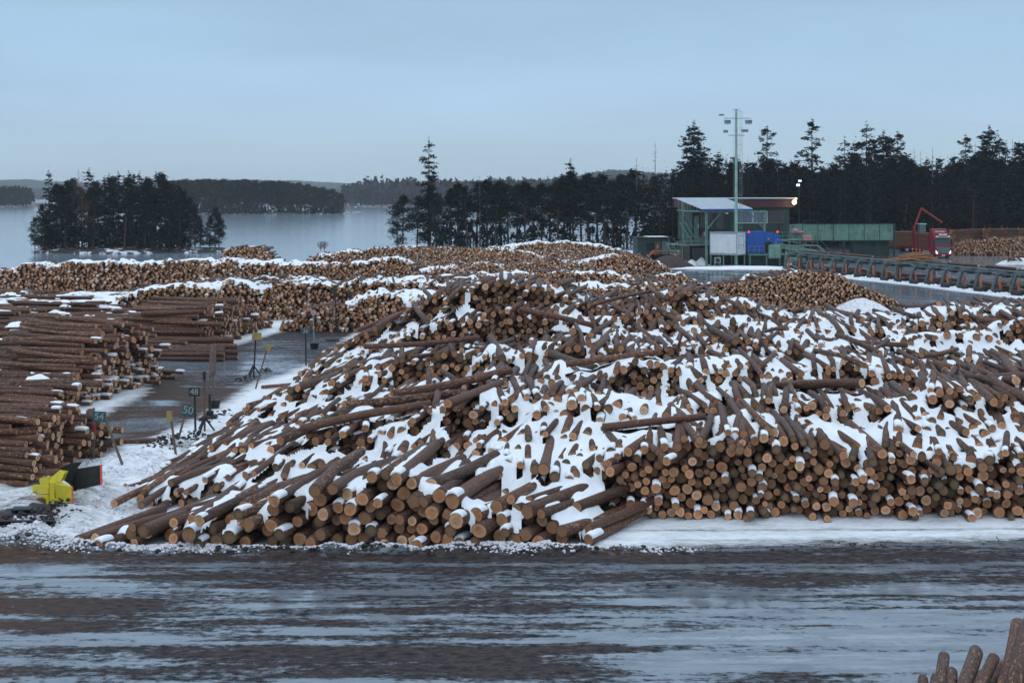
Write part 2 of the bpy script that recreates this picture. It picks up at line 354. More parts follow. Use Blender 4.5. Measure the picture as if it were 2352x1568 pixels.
def grid_mesh(name, X, Y, Z, keep=None, attrs=None):
    nx, ny = X.shape; v = np.stack([X, Y, Z], -1).reshape(-1, 3)
    i, j = np.meshgrid(np.arange(nx - 1), np.arange(ny - 1), indexing='ij')
    a = i * ny + j; q = np.stack([a, a + ny, a + ny + 1, a + 1], -1).reshape(-1, 4)
    if keep is not None:
        q = q[keep.ravel()]; used = np.unique(q); remap = np.full(len(v), -1); remap[used] = np.arange(len(used)); v = v[used]; q = remap[q]
        if attrs: attrs = {k: (t_, d_.reshape(nx * ny, -1)[used]) for k, (t_, d_) in attrs.items()}
    return np_mesh(name, v, q.ravel(), np.arange(len(q)) * 4, None, attrs)
mudv = np.zeros(GX.shape); br = np.zeros(GX.shape); fr = np.zeros(GX.shape)
edge_r = np.interp(GX, [-20, 3, 8, 20], [39.5, 39.5, 40.2, 40.9])
fr = grade(edge_r - GY, -0.35, 0.5); mudv = np.maximum(mudv, grade(edge_r - GY, -1.1, .9) * 1.25)
# tyre tracks in the snow strip
mudv = np.maximum(mudv, np.exp(-((GY - 41.9 - 0.02 * GX) / 0.13) ** 2) * grade(GX, 1, 4) * 0.42)
mudv = np.maximum(mudv, np.exp(-((GY - 40.9 + 0.02 * GX) / 0.15) ** 2) * grade(GX, 2, 6) * 0.4)
d1 = polydist(GX, GY, road_left); r1 = grade(d1, -1.0, 1.0); mudv = np.maximum(mudv, r1 * 1.15)
br = grade(-GX, 9, 13) * grade(-GY, -86, -60)
d2 = polydist(GX, GY, road_right); mudv = np.maximum(mudv, grade(d2, -1.5, 1.5) * 1.3)
d3 = polydist(GX, GY, yard_back); mudv = np.maximum(mudv, grade(d3, -1.5, 1.5) * 1.3)
dl = grade(-GX, 11.5, 13.5) * grade(GY, 39, 40) * grade(-GY, -52, -45); mudv = np.maximum(mudv, dl * 0.42)
dk = np.exp(-(((GX + 15.3) / 1.3) ** 2 + ((GY - 42.6) / 1.3) ** 2)); mudv = np.maximum(mudv, dk * 1.0)
dk = np.exp(-(((GX + 11.8) / 1.0) ** 2 + ((GY - 55.5) / 1.6) ** 2)); mudv = np.maximum(mudv, dk * 0.8)
mudv = np.maximum(mudv, grade(GY, 170, 200) * grade(GX, 18, 24) * 0.55)
mudv = np.maximum(mudv, grade(GY, 236, 246) * 0.75 * grade(GX, -28, -22))
PU = GX / np.maximum(GY, 5) * F + 1176; PV = 440 + CZ * F / np.maximum(GY, 5)
film = np.full(GX.shape, .22) + (fbm(GX * .28, GY, 1.5, 201, 4) - .5) * 1.1 + (fbm(GX * .5, GY * 1.6, 5.0, 211, 3) - .5) * .9
FR_ = [(1000, 1283, 1100, 13, -1.3), (2100, 1277, 600, 13, -1.2), (130, 1388, 260, 17, -1.1), (110, 1437, 210, 13, -1.0), (620, 1429, 320, 9, -.7), (560, 1495, 780, 12, -.8), (820, 1530, 560, 22, -1.0), (150, 1540, 260, 12, -.8),
       (2060, 1336, 420, 10, -1.0), (2000, 1496, 260, 8, -.7), (1880, 1552, 180, 9, -.9), (1000, 1312, 500, 8, -.4), (760, 1450, 140, 10, 1.3), (1750, 1468, 620, 16, .9), (1760, 1520, 470, 22, 1.2), (2250, 1470, 300, 30, .9), (1850, 1515, 420, 20, 1.0), (1500, 1462, 300, 9, 1.0), (1400, 1385, 1000, 22, .5), (110, 1318, 170, 24, .9),
       (320, 1462, 500, 9, .6), (1500, 1345, 220, 12, .3), (760, 1562, 130, 7, 1.1), (1300, 1360, 180, 7, -.3), (300, 1345, 400, 5, -.5)]
for cu_, cv_, hu_, hv_, am_ in FR_: film += .62 * am_ * np.exp(-((PU - cu_) / hu_) ** 4 - ((PV - cv_) / hv_) ** 2)
for k_, (y0_, sl_) in enumerate(((38.1, .004), (37.2, .012), (36.9, .012), (35.6, -.006), (35.2, -.006), (34.1, .010), (33.7, .010), (32.8, -.004), (31.9, .006), (31.5, .006), (30.6, .012), (30.2, .012), (29.4, 0), (36.1, .02), (34.8, .02))):
    yl_ = y0_ + sl_ * GX + (vnoise(GX, GX * 0, 9.0, 300 + k_) - .5) * .35; film += (-.55 if k_ % 3 else .45) * np.exp(-((GY - yl_) / .13) ** 2) * grade(vnoise(GX, GX * 0 + k_, 7.0, 330 + k_), .35, .6)
near_ = grade(42 - GY, 0, 2)
film = film * near_ + (1 - near_) * ((fbm(GX, GY * .6, 4.0, 231, 4) - .5) * 1.8 - .15 * (GX < -5) + .5 * (GX > 15))
for cu_, cv_, hu_, hv_, am_ in ((350, 925, 60, 7, 1.5), (345, 970, 55, 7, 1.5), (500, 835, 150, 22, .7), (330, 1000, 90, 8, -.9), (400, 900, 120, 8, -.8), (730, 765, 90, 8, -.9), (440, 945, 60, 10, -.6)):
    film += am_ * np.exp(-((PU - cu_) / hu_) ** 4 - ((PV - cv_) / hv_) ** 2)
reg = np.stack([mudv, br, fr, np.ones_like(mudv)], -1)
ground = link_mesh('ground', grid_mesh('ground', GX, GY, GZ, None, {'reg': ('FLOAT_COLOR', reg), 'film': ('FLOAT', film)}), mGR, smooth=True); tag(ground, kind='structure')
w_ = MB().add([(-9000, 140, -1.5), (9000, 140, -1.5), (9000, 12000, -1.5), (-9000, 12000, -1.5)], [(0, 1, 2, 3)]).build('lake_water', mWATER); tag(w_, kind='structure')

# ------------------------------------------------------------------ logs
LOGS = []      # tuples p0(3), p1(3), r0, r1, tone(3), protrude, pile key
def pack(s0, s1, h, fl, rlo, rhi, maxn=4000):
    xs_ = np.zeros(maxn); zs_ = np.zeros(maxn); rs_ = np.zeros(maxn); n = 0; fails = 0; win = int(25 * (s1 - s0) / (rlo + rhi)) + 30
    def zat(c, r):
        z = fl(c) + r
        if n:
            k0 = max(0, n - win); sm = r + rs_[k0:n]; dx = np.abs(c[:, None] - xs_[k0:n]); q = sm * sm - dx * dx
            z = np.maximum(z, np.where(q > 0, zs_[k0:n] + np.sqrt(np.maximum(q, 0)), -9).max(1))
        return z
    while fails < 40 and n < maxn:
        r = rlo + (rhi - rlo) * (rng.beta(2, 2.6))
        c = rng.uniform(s0 + r, s1 - r, 16); z = zat(c, r); ok = z + r < h(c)
        if not ok.any(): fails += 1; continue
        fails = 0; k = np.argmin(np.where(ok, z, 1e9)); cc = np.clip(c[k] + np.linspace(-1.6, 1.6, 13) * r, s0 + r, s1 - r); zz = zat(cc, r); k = np.argmin(zz)
        if zz[k] + r > h(cc[k:k + 1])[0] + 0.1: fails += 1; continue
        xs_[n], zs_[n], rs_[n] = cc[k], zz[k], r; n += 1
    return xs_[:n], zs_[:n], rs_[:n]
def tone(fresh):
    g_ = rng.beta(1.1, 1.35) if fresh < 0 else rng.beta(1.0, 1.6 + 6 * fresh)
    return (rng.random(), g_, rng.random() ** 1.6)
def pile(key, org, ds, prof, rlo, rhi, ln, yaw=0.0, floor=None, fresh=-1, jit=0.17, prot=0.16, top_yaw=7.0, top_shift=0.3, pitch=0.0, toph=0.6, yawj=1.5):
    """org: front-end line start (x,y); ds: unit direction of the row; prof: [(s,z)]; yaw (deg, or function of world X): log axis away from the visible end, turned clockwise from +90deg of ds."""
    ds = Vector(ds).normalized(); back = Vector((-ds.y, ds.x))
    ps = np.array([p[0] for p in prof]); pz = np.array([p[1] for p in prof]); ph = rng.uniform(0, 100)
    h = lambda s_: np.interp(s_, ps, pz) + (vnoise(np.asarray(s_) + ph, 0 * np.asarray(s_), 2.0, 77) - 0.5) * 0.55 * np.clip(np.interp(s_, ps, pz), 0, 1)
    fl = (lambda s_: np.maximum(0, floor(s_)) if floor else 0 * s_)
    xs_, zs_, rs_ = pack(ps[0], ps[-1], h, fl, rlo, rhi)
    for s_, z_, r_ in zip(xs_, zs_, rs_):
        hh = float(h(np.array([s_]))[0]); top = (hh - z_) < toph
        wx = org[0] + ds.x * s_; yw = (yaw(wx) if callable(yaw) else yaw) + rng.normal(0, yawj)
        pj = rng.normal(0, jit); pr = 0.0
        if rng.random() < prot: pr = rng.uniform(0.15, 0.5)
        pt = (pitch(wx) if callable(pitch) else pitch) * (1 if top else .3) + rng.normal(0, 0.6); sh = pj - pr
        if top: yw += rng.normal(0, top_yaw); pt += rng.normal(0, 1.5); sh += rng.normal(0, top_shift)
        a = math.radians(-yw); ax = Vector((back.x * math.cos(a) - back.y * math.sin(a), back.x * math.sin(a) + back.y * math.cos(a)))
        l_ = ln * rng.uniform(0.88, 1.08) * (.78 if key == 'field' and wx < -4 else 1)
        p0 = Vector((wx + ax.x * sh, org[1] + ds.y * s_ + ax.y * sh, z_))
        dz = math.tan(math.radians(pt)) * l_
        p1 = p0 + Vector((ax.x * l_, ax.y * l_, dz)); p1.z = max(p1.z, r_)
        tp = rng.uniform(0.70, 0.93)
        r0, r1 = (r_, r_ * tp) if rng.random() < 0.6 else (r_ * 0.98, r_ * 0.98)
        tn_ = tone(fresh)
        if key in ('near_left', 'big_left', 'mid_stack'): tn_ = (tn_[0], tn_[1], .25 + rng.random() * .75)
        LOGS.append((tuple(p0), tuple(p1), r0, r1, tn_, pr, key))
def pxprof(d, pts, x0):      # px control points -> (s,z) on a row of constant depth d starting at world x0
    return [(XD(x, d) - x0, max(0.05, CZ - (y - 440) * d / F)) for x, y in pts]
def pxrow(key, d, pts, rlo, rhi, ln=4.6, slope=0.0, **k):
    k.setdefault('jit', .33); k.setdefault('prot', .2)
    x0 = XD(pts[0][0], d); pile(key, (x0, d), (1, slope), pxprof(d, pts, x0), rlo, rhi, ln, **k)

# front left pile of thick butt logs
yawF = lambda X: float(np.interp(X, [-12, -9, -3, 0, 3], [27, 15, 14, 26, 31]))
pile('front_left', (-12.4, 40.1), (1, 0.012), [(0, 0.42), (1.2, 0.75), (3.0, 1.15), (5.2, 1.7), (7.2, 2.15), (9.4, 2.2), (10.6, 1.7), (11.2, 0.9), (12.2, 1.35), (13.4, 1.0), (14.2, 0.55), (15.0, 0.4)],
     0.13, 0.245, 4.6, yaw=yawF, prot=0.28, jit=0.30, top_yaw=5, top_shift=0.35, yawj=3)
# main jumbled field, tier by tier
yawM = lambda X: float(np.interp(X, [-12, -6, -2, 3, 8, 14, 20], [20, 16, 8, 6, 6, 7, 9]))
TIERS = [
 (43.7, [(-2.5, 0.5), (-0.5, 1.6), (1, 2.1), (4, 2.2), (6, 2.5), (8, 2.65), (9.5, 2.3), (10.5, 1.9), (12.5, 2.35), (14.5, 2.1), (17.5, 2.1)]),
 (46.3, [(-12.3, 0.45), (-9, 0.9), (-5, 1.3), (-2, 1.8), (2, 2.4), (5, 2.3), (8, 2.7), (11, 2.25), (14, 2.6), (18.5, 2.3)]),
 (50.0, [(-12.6, 0.4), (-10, 1.0), (-6, 1.5), (-2, 2.3), (1, 2.9), (5, 2.5), (9, 2.7), (12, 2.3), (15, 2.9), (19.5, 2.8)]),
 (53.5, [(-12.4, 0.4), (-9, 1.0), (-5, 1.9), (0, 2.5), (5, 2.9), (10, 2.6), (13, 3.0), (16, 2.6), (21, 2.6)]),
 (57.5, [(-12.0, 0.35), (-9, 1.1), (-5, 2.2), (0, 2.6), (6, 2.7), (10, 3.2), (14, 2.7), (17, 2.3), (22, 2.5)]),
 (61.5, [(-11.9, 0.35), (-9, 1.5), (-6, 2.4), (-2, 2.7), (4, 3.2), (9, 2.8), (13, 2.9), (16, 2.5), (19, 1.8), (23.5, 1.8)]),
 (66.0, [(-11.6, 0.35), (-9.5, 1.6), (-7, 2.2), (-4, 2.5), (0, 2.8), (4, 3.5), (8, 3.9), (12, 3.6), (15, 3.1), (18, 3.2), (21, 3.9), (25, 4.0)]),
 (71.0, [(-11.0, 0.5), (-8.8, 2.1), (-5.3, 3.9), (-3.8, 5.0), (-0.6, 5.9), (1.5, 5.4), (4.0, 4.4), (6, 4.5), (8.5, 5.0), (10.5, 4.6), (13.2, 3.7), (17, 3.6), (20, 3.9), (22, 4.4), (26.5, 4.3)]),
 (76.0, [(-10.5, 0.5), (-8, 1.8), (-4, 3.4), (0, 4.3), (4, 4.2), (8, 4.2), (12, 3.2), (17, 2.6), (22, 3.1), (28, 3.4)]),
 (81.5, [(-11.2, 0.4), (-8, 1.6), (-3, 3.0), (2, 3.4), (8, 3.3), (14, 2.2), (20, 1.8), (29, 2.1)]),
 (87.5, [(-11.5, 0.4), (-9, 1.3), (-5.5, 2.0), (-2, 2.6), (4, 2.7), (10, 2.1), (16, 1.2), (24, 1.0), (31, 1.5)]),
]
T2_ = []
for (da, pa), (db, pb) in zip(TIERS[:-1], TIERS[1:]):
    T2_.append((da, pa)); xq = sorted(set([p_[0] for p_ in pb] + [p_[0] for p_ in pa if p_[0] > pb[0][0]])); ia = np.interp(xq, [p_[0] for p_ in pa], [p_[1] for p_ in pa], left=.4); ib = np.interp(xq, [p_[0] for p_ in pb], [p_[1] for p_ in pb])
    T2_.append(((da + db) / 2, [(x_, max(.35, (a_ + b_) / 2)) for x_, a_, b_ in zip(xq, ia, ib)]))
TIERS = T2_ + [TIERS[-1]]
prev = None
for ti_, (d_, pr_) in enumerate(TIERS):
    of_ = 0 if ti_ == 0 else (-.3, .1, .65)[ti_ - 1] if ti_ < 4 else (-.62, -.1, .68)[(ti_ - 4) % 3] if ti_ < 12 else 0
    pr_ = [(x_, max(.35, z_ + of_ * (z_ > 1))) for x_, z_ in pr_]
    x0 = pr_[0][0]
    if prev is None: fl_ = None
    else:
        px_ = np.array([p[0] for p in prev]); pz_ = np.array([p[1] for p in prev])
        fl_ = (lambda s_, x0=x0, px_=px_, pz_=pz_: np.interp(s_ + x0, px_, pz_, left=0, right=1.5) - 1.6)
    if 44 < d_ < 46.4: fl_ = (lambda s_: np.where(s_ - 12.3 > -2, 0.9, 0.0))
    y_ = yawM
    pile('field', (x0, d_), (1, 0), [(p[0] - x0, p[1]) for p in pr_], 0.090, 0.188, (3.2 if of_ > .3 else 3.9), yaw=y_, floor=fl_, prot=0.20, jit=0.32, top_yaw=8, top_shift=0.45,
         fresh=-1, toph=0.75, pitch=lambda X: 4.0 if X < -3 else 2.5, yawj=3.5)
    prev = pr_
nfield = len(LOGS)

# bottom right corner heap close to the camera
for (xa, ya, da, xb, yb, db, r_) in ((2155, 1600, 23.5, 2168, 1508, 25.5, .105), (2205, 1600, 23.3, 2242, 1497, 25.8, .125), (2242, 1604, 22.9, 2282, 1512, 24.6, .10), (2300, 1600, 23.2, 2338, 1432, 26.6, .125),
                                 (2262, 1600, 23.8, 2304, 1525, 25.6, .075), (2322, 1620, 22.6, 2366, 1430, 26.2, .14), (2345, 1600, 23.5, 2398, 1460, 26.3, .13), (2140, 1620, 22.8, 2150, 1556, 24.4, .09),
                                 (2180, 1640, 22.5, 2185, 1545, 24.6, .11), (2225, 1640, 22.2, 2262, 1548, 24.3, .11), (2290, 1650, 22.2, 2330, 1510, 25.4, .12), (2130, 1660, 22.5, 2120, 1560, 24.8, .09)):
    a_, b_ = P(xb, yb, db), P(xa, ya, da); b_ = a_ + (b_ - a_).normalized() * 4.4
    a_.z = max(a_.z, .1)
    LOGS.append((tuple(a_), tuple(b_), r_, r_ * 1.05, (0.85 * rng.random() + .15, rng.random() * 0.8, .7), 0, 'corner'))

# side stacks whose ends face the left road
def sidepile(key, a, b, prof, rlo, rhi, ln=4.8, **k):
    a, b = Vector(a), Vector(b); ds = (b - a).normalized(); pile(key, tuple(a), tuple(ds), prof, rlo, rhi, ln, **k)
sidepile('near_left', (-16.6, 47.9), (-15.9, 56.2), [(0, 0.9), (0.8, 2.1), (3.6, 2.25), (5.6, 1.6), (7.0, .8), (8.2, 0.35)], .09, .155, prot=.3, jit=.42, fresh=0.9, top_yaw=3, yaw=9)
sidepile('big_left', (-21.2, 61.0), (-18.9, 77.2), [(0, 0.5), (2, .8), (4.0, 1.0), (6.2, 1.5), (7.4, 3.0), (10.2, 3.6), (12.5, 3.0), (14, 1.7), (16.2, 0.35)], .09, .165, prot=.3, jit=.42, fresh=0.8, top_yaw=3, yaw=12)
sidepile('mid_stack', (-19.5, 88.8), (-18.3, 106), [(0, 1.0), (0.6, 2.6), (5, 2.75), (9, 2.5), (13, 1.6), (17, 0.5)], .10, .175, 4.6, prot=.2, jit=.28, fresh=0.4, top_yaw=2, yaw=7)
# far rows facing the yard
pxrow('far_c', 111, [(235, 712), (255, 684), (330, 666), (420, 658), (520, 645), (600, 656), (690, 640), (760, 658), (850, 644), (960, 650), (1040, 650), (1130, 662), (1200, 690)], .10, .16, fresh=.3, top_shift=.5)
pxrow('far_c', 102, [(640, 752), (700, 700), (800, 690), (900, 672), (1000, 676), (1100, 668), (1200, 690)], .10, .16, fresh=.5, slope=-0.02)
pxrow('far_c', 123, [(225, 690), (300, 664), (420, 648), (560, 642), (700, 636), (820, 640), (960, 640), (1060, 636), (1180, 650)], .10, .16, fresh=.3, top_shift=.6, top_yaw=25, floor=lambda s_: 0 * s_ + 1.3)
pxrow('far_b', 143, [(-60, 628), (0, 612), (80, 606), (200, 603), (330, 597), (450, 593), (600, 602), (800, 598), (900, 592), (945, 604), (968, 640)], .10, .165, fresh=.2, top_shift=.4)
pxrow('far_d', 152, [(935, 628), (1000, 612), (1080, 604), (1180, 606), (1260, 600), (1340, 592), (1400, 580), (1450, 577), (1500, 593), (1530, 612), (1550, 632)], .10, .15, fresh=.6, top_yaw=4)
pxrow('far_d', 134, [(1000, 640), (1060, 628), (1180, 630), (1280, 622), (1380, 618), (1440, 628), (1480, 650)], .10, .15, fresh=.6)
pxrow('far_e', 185, [(690, 604), (730, 580), (860, 573), (985, 562), (1090, 566), (1180, 572), (1260, 588)], .10, .16, fresh=.4)
pxrow('far_f', 200, [(1050, 590), (1110, 566), (1200, 558), (1290, 553), (1380, 557), (1430, 570), (1490, 602)], .10, .16, fresh=.5)
pxrow('far_g', 166, [(495, 610), (520, 574), (560, 568), (605, 571), (645, 612)], .10, .16, fresh=.6)
# pale stack of thin logs in front of the right hand road
pxrow('thin', 118, [(1500, 640), (1560, 628), (1620, 652), (1700, 640), (1780, 632), (1850, 612), (1900, 622), (1960, 648), (2030, 680), (2098, 712)], .075, .135, fresh=1.4, top_yaw=6, prot=.05)
pxrow('thin', 109, [(1240, 665), (1300, 652), (1380, 655), (1470, 650), (1560, 644), (1640, 676)], .09, .14, fresh=.6, top_yaw=8)
# stack by the parked trailers
pxrow('trailer_stack', 223, [(2185, 585), (2195, 556), (2225, 548), (2300, 547), (2345, 545), (2400, 552), (2440, 580)], .11, .19, 4.8, fresh=.9, yaw=12)
# low snowy logs lying sideways at the far left
for k in range(520):
    Y_ = rng.uniform(84, 130); X_ = rng.uniform(-.37 * Y_ - 3, -.37 * Y_ + 11 - 2 * (Y_ > 105)); hz = (1.5 * fbm(np.array([X_]), np.array([Y_]), 6, 3)[0] + .3) * np.interp(Y_, [86, 92, 115, 128], [.5, 1, 1.2, .8])
    r_ = rng.uniform(.10, .17); a = rng.normal(4, 7) * math.pi / 180
    for z_ in np.arange(r_, max(hz, r_ + .01), 0.28):
        LOGS.append(((X_ + 4.6 * math.cos(a), Y_ - 4.6 * math.sin(a), z_), (X_, Y_, z_ + rng.normal(0, .05)), r_, r_ * .9, tone(.2), 0, 'low_left'))
# logs fallen off beside the stacks
for (x, y, a, l_, r_) in ((275, 755, 0.1, 1.2, .12), (262, 741, -.2, 1.4, .12), (250, 748, 0.0, .9, .13), (560, 957, 0.03, 1.7, .10), (600, 893, -.35, 3.2, .09)):
    p_ = G(x, y); LOGS.append(((p_.x, p_.y, r_), (p_.x + l_ * math.cos(a), p_.y - l_ * math.sin(a), r_ + .02), r_, r_ * .9, tone(.3), 0, 'field'))

# height map of a region for laying loose logs and snow on
def raster(x0, x1, y0, y1, res, logs, base=0.0):
    nx, ny = int((x1 - x0) / res), int((y1 - y0) / res); H = np.full((nx, ny), base, np.float32)
    A = np.array([l[0] for l in logs]); B = np.array([l[1] for l in logs]); R = np.array([l[2] for l in logs])
    sel = (np.maximum(A[:, 0], B[:, 0]) > x0) & (np.minimum(A[:, 0], B[:, 0]) < x1) & (np.maximum(A[:, 1], B[:, 1]) > y0) & (np.minimum(A[:, 1], B[:, 1]) < y1)
    A, B, R = A[sel], B[sel], R[sel]; ns = int(5.3 / (res * .7)); nc = max(5, int(0.36 / (res * .8)) | 1)
    t_ = np.linspace(0, 1, ns)[None, :, None]; o_ = np.linspace(-.92, .92, nc)[None, None, :]
    for k in range(0, len(A), 400):
        a, b, r = A[k:k + 400], B[k:k + 400], R[k:k + 400]; d = b - a; pl = np.hypot(d[:, 0], d[:, 1]) + 1e-6; nx_, ny_ = -d[:, 1] / pl, d[:, 0] / pl
        X = a[:, 0, None, None] + d[:, 0, None, None] * t_ + nx_[:, None, None] * o_ * r[:, None, None]
        Y = a[:, 1, None, None] + d[:, 1, None, None] * t_ + ny_[:, None, None] * o_ * r[:, None, None]
        Z = a[:, 2, None, None] + d[:, 2, None, None] * t_ + r[:, None, None] * np.sqrt(1 - o_ ** 2)
        i = ((X - x0) / res).astype(int); j = ((Y - y0) / res).astype(int); ok = (i >= 0) & (i < nx) & (j >= 0) & (j < ny)
        np.maximum.at(H, (i[ok], j[ok]), Z[ok].astype(np.float32))
    return H
# loose logs thrown across the field
HX0, HX1, HY0, HY1, HR = -14, 32, 38, 94, 0.10
Hm = raster(HX0, HX1, HY0, HY1, HR, LOGS)
def hat(x, y):
    i = min(max(int((x - HX0) / HR), 0), Hm.shape[0] - 1); j = min(max(int((y - HY0) / HR), 0), Hm.shape[1] - 1); return float(Hm[i, j])
def lay(x, y, yaw, l_, r_, tn, key='field'):
    a = math.radians(yaw); ax, ay = math.sin(a), math.cos(a); hs = np.array([hat(x + ax * q * l_, y + ay * q * l_) for q in np.linspace(0, 1, 14)]); q = np.linspace(0, 1, 14)
    best = None
    for s0 in np.linspace(-.13, .13, 9):
        c_ = (hs - s0 * q * l_).max()
        if best is None or c_ + s0 * l_ / 2 < best[0]: best = (c_ + s0 * l_ / 2, c_, s0)
    _, c_, s0 = best; z0 = c_ + r_ * .55; z1 = c_ + s0 * l_ + r_ * .55
    LOGS.append(((x, y, max(z0, r_)), (x + ax * l_, y + ay * l_, max(z1, r_)), r_, r_ * rng.uniform(.8, .95), tn, 0, key))
for k in range(45):
    y = rng.uniform(44.5, 84); x = rng.uniform(-10.8 + 1.0, min(0.36 * y + 1, 30))
    yw = yawM(x) + rng.normal(0, 18)
    if rng.random() < .02: yw += rng.choice([60, -60, 85])
    if hat(x, y) < .5: continue
    lay(x, y, yw, rng.uniform(3.4, 4.4), rng.uniform(.09, .17), tone(-1))
# individually noticeable ones
for (x, y, d_, yw, l_, r_) in ((1385, 988, 45.9, 98, 3.3, .13), (835, 826, 61, 84, 5.0, .12), (1300, 905, 54, 90, 3.6, .13), (1980, 975, 49.5, -45, 4.5, .17),
                              (1880, 770, 66, 105, 4.0, .13), (1195, 715, 68, 125, 4.2, .14), (790, 960, 50, 62, 4.8, .17), (900, 930, 52, 65, 4.8, .17), (690, 1000, 47.5, 68, 4.6, .15)):
    lay(XD(x, d_), d_, yw, l_, r_, tone(.3))

# --- which logs show largest: a small id buffer of the photo's view
BW, BH = 1024, 682; sc = BW / 2352.0
idb = np.full((BH, BW), -1, np.int32)
dist = np.array([min(l[0][1], l[1][1]) for l in LOGS]); order = np.argsort(-dist)
for k in order:
    if dist[k] > 82: continue
    p0, p1, r0, r1 = LOGS[k][:4]; pts = []
    for p, r in ((p0, r0), (p1, r1)): pts.append((((p[0] / p[1]) * F + 1176) * sc, (440 + (CZ - p[2]) / p[1] * F) * sc, r * F / p[1] * sc))
    (xa, ya, ra), (xb, yb, rb) = pts; x0 = int(max(0, min(xa - ra, xb - rb))); x1 = int(min(BW, max(xa + ra, xb + rb) + 2)); y0 = int(max(0, min(ya - ra, yb - rb))); y1 = int(min(BH, max(ya + ra, yb + rb) + 2))
    if x1 <= x0 or y1 <= y0: continue
    gx, gy = np.meshgrid(np.arange(x0, x1) + .5, np.arange(y0, y1) + .5); ex, ey = xb - xa, yb - ya
    q = np.clip(((gx - xa) * ex + (gy - ya) * ey) / (ex * ex + ey * ey + 1e-6), 0, 1); dd = np.hypot(gx - xa - q * ex, gy - ya - q * ey)
    idb[y0:y1, x0:x1][dd < ra + (rb - ra) * q] = k
cnt = np.bincount(idb[idb >= 0], minlength=len(LOGS))
own = set(int(i) for i in np.argsort(-cnt)[:298])

# --- log geometry
def build_logs(idx, K, name, rings, flare=False):
    A = np.array([LOGS[i][0] for i in idx]); B = np.array([LOGS[i][1] for i in idx]); R0 = np.array([LOGS[i][2] for i in idx]); R1 = np.array([LOGS[i][3] for i in idx])
    T = np.array([LOGS[i][4] for i in idx]); n = len(idx); D = B - A; Ln = np.linalg.norm(D, axis=1); D = D / Ln[:, None]
    up = np.array([0, 0, 1.0]); X = np.cross(D, up); X /= np.linalg.norm(X, axis=1)[:, None]; Y = np.cross(X, D)
    M = len(rings); ang = np.arange(K) * 2 * math.pi / K; ph = rng.uniform(0, 6.28, n)
    tt = np.array(rings); v = np.zeros((n, M * K + 2, 3)); lcv = np.zeros((n, M * K + 2, 3)); radv = np.ones((n, M * K + 2))
    a2 = rng.uniform(0, .07, n); a3 = rng.uniform(0, .05, n); a5 = np.where(rng.random(n) < .30, rng.uniform(.06, .17, n), 0.01) if flare else np.zeros(n)
    ci = rng.uniform(-.08, .08, (n, 3)) if M > 2 else np.zeros((n, 3)); kl = rng.integers(3, 7, n); tilt = rng.uniform(-.35, .35, (n, 2))
    off = rng.uniform(0, 50, n)
    for m in range(M):
        t_ = tt[m]; r = R0 * (1 - t_) + R1 * t_; fl_ = max(0, 1 - t_ / .18) if flare else 0
        rr = r[:, None] * (1 + a2[:, None] * np.cos(2 * ang + ph[:, None]) + a3[:, None] * np.cos(3 * ang - ph[:, None]) + fl_ * a5[:, None] * (np.cos(kl[:, None] * ang + 2 * ph[:, None]) + .25))
        c = A + D * (Ln * t_)[:, None] + ci * math.sin(math.pi * t_) ; 
        vv = c[:, None, :] + X[:, None, :] * (rr * np.cos(ang))[..., None] + Y[:, None, :] * (rr * np.sin(ang))[..., None]
        if m in (0, M - 1):      # saw cut not quite square
            k_ = (tilt[:, 0:1] * np.cos(ang) + tilt[:, 1:2] * np.sin(ang)) * rr; vv = vv + D[:, None, :] * k_[..., None] * .5
        v[:, m * K:(m + 1) * K] = vv
        lcv[:, m * K:(m + 1) * K, 0] = (Ln * t_ + off)[:, None]; lcv[:, m * K:(m + 1) * K, 1] = rr * np.cos(ang) + off[:, None]; lcv[:, m * K:(m + 1) * K, 2] = rr * np.sin(ang)
    v[:, M * K] = A; v[:, M * K + 1] = B; radv[:, M * K:] = 0
    lcv[:, M * K, 0] = off; lcv[:, M * K + 1, 0] = Ln + off; lcv[:, M * K:, 1] = off[:, None]
    S_ = M * K + 2; k = np.arange(K); k2 = (k + 1) % K; q = []
    for m in range(M - 1): q.append(np.stack([m * K + k, (m + 1) * K + k, (m + 1) * K + k2, m * K + k2], -1))
    q = np.concatenate(q); tr = np.concatenate([np.stack([np.full(K, M * K), k, k2], -1), np.stack([np.full(K, M * K + 1), (M - 1) * K + k2, (M - 1) * K + k], -1)])
    base = (np.arange(n) * S_)[:, None, None]; Q = (q[None] + base).reshape(n, -1); TR = (tr[None] + base).reshape(n, -1)
    loops = np.concatenate([Q, TR], 1).ravel(); per = q.size + tr.size
    st_ = np.concatenate([np.arange(len(q)) * 4, q.size + np.arange(len(tr)) * 3]); starts = (st_[None] + (np.arange(n) * per)[:, None]).ravel()
    mi = np.tile(np.concatenate([np.zeros(len(q)), np.ones(len(tr))]), n)
    tn = np.repeat(np.concatenate([T, np.ones((n, 1))], 1)[:, None, :], S_, 1)
    me = np_mesh(name, v.reshape(-1, 3), loops, starts, mi, {'tone': ('FLOAT_COLOR', tn.reshape(-1, 4)), 'lc': ('FLOAT_VECTOR', lcv.reshape(-1, 3)), 'rad': ('FLOAT', radv.ravel())})
    sm = np.tile(np.concatenate([np.ones(len(q), bool), np.zeros(len(tr), bool)]), n); me.polygons.foreach_set('use_smooth', sm)
    return me
PLACE = {'front_left': 'front left pile', 'field': 'snowy log field', 'corner': 'heap in the bottom right corner', 'near_left': 'stack behind the plough',
         'big_left': 'big left stack', 'mid_stack': 'tidy stack at the bend of the track'}
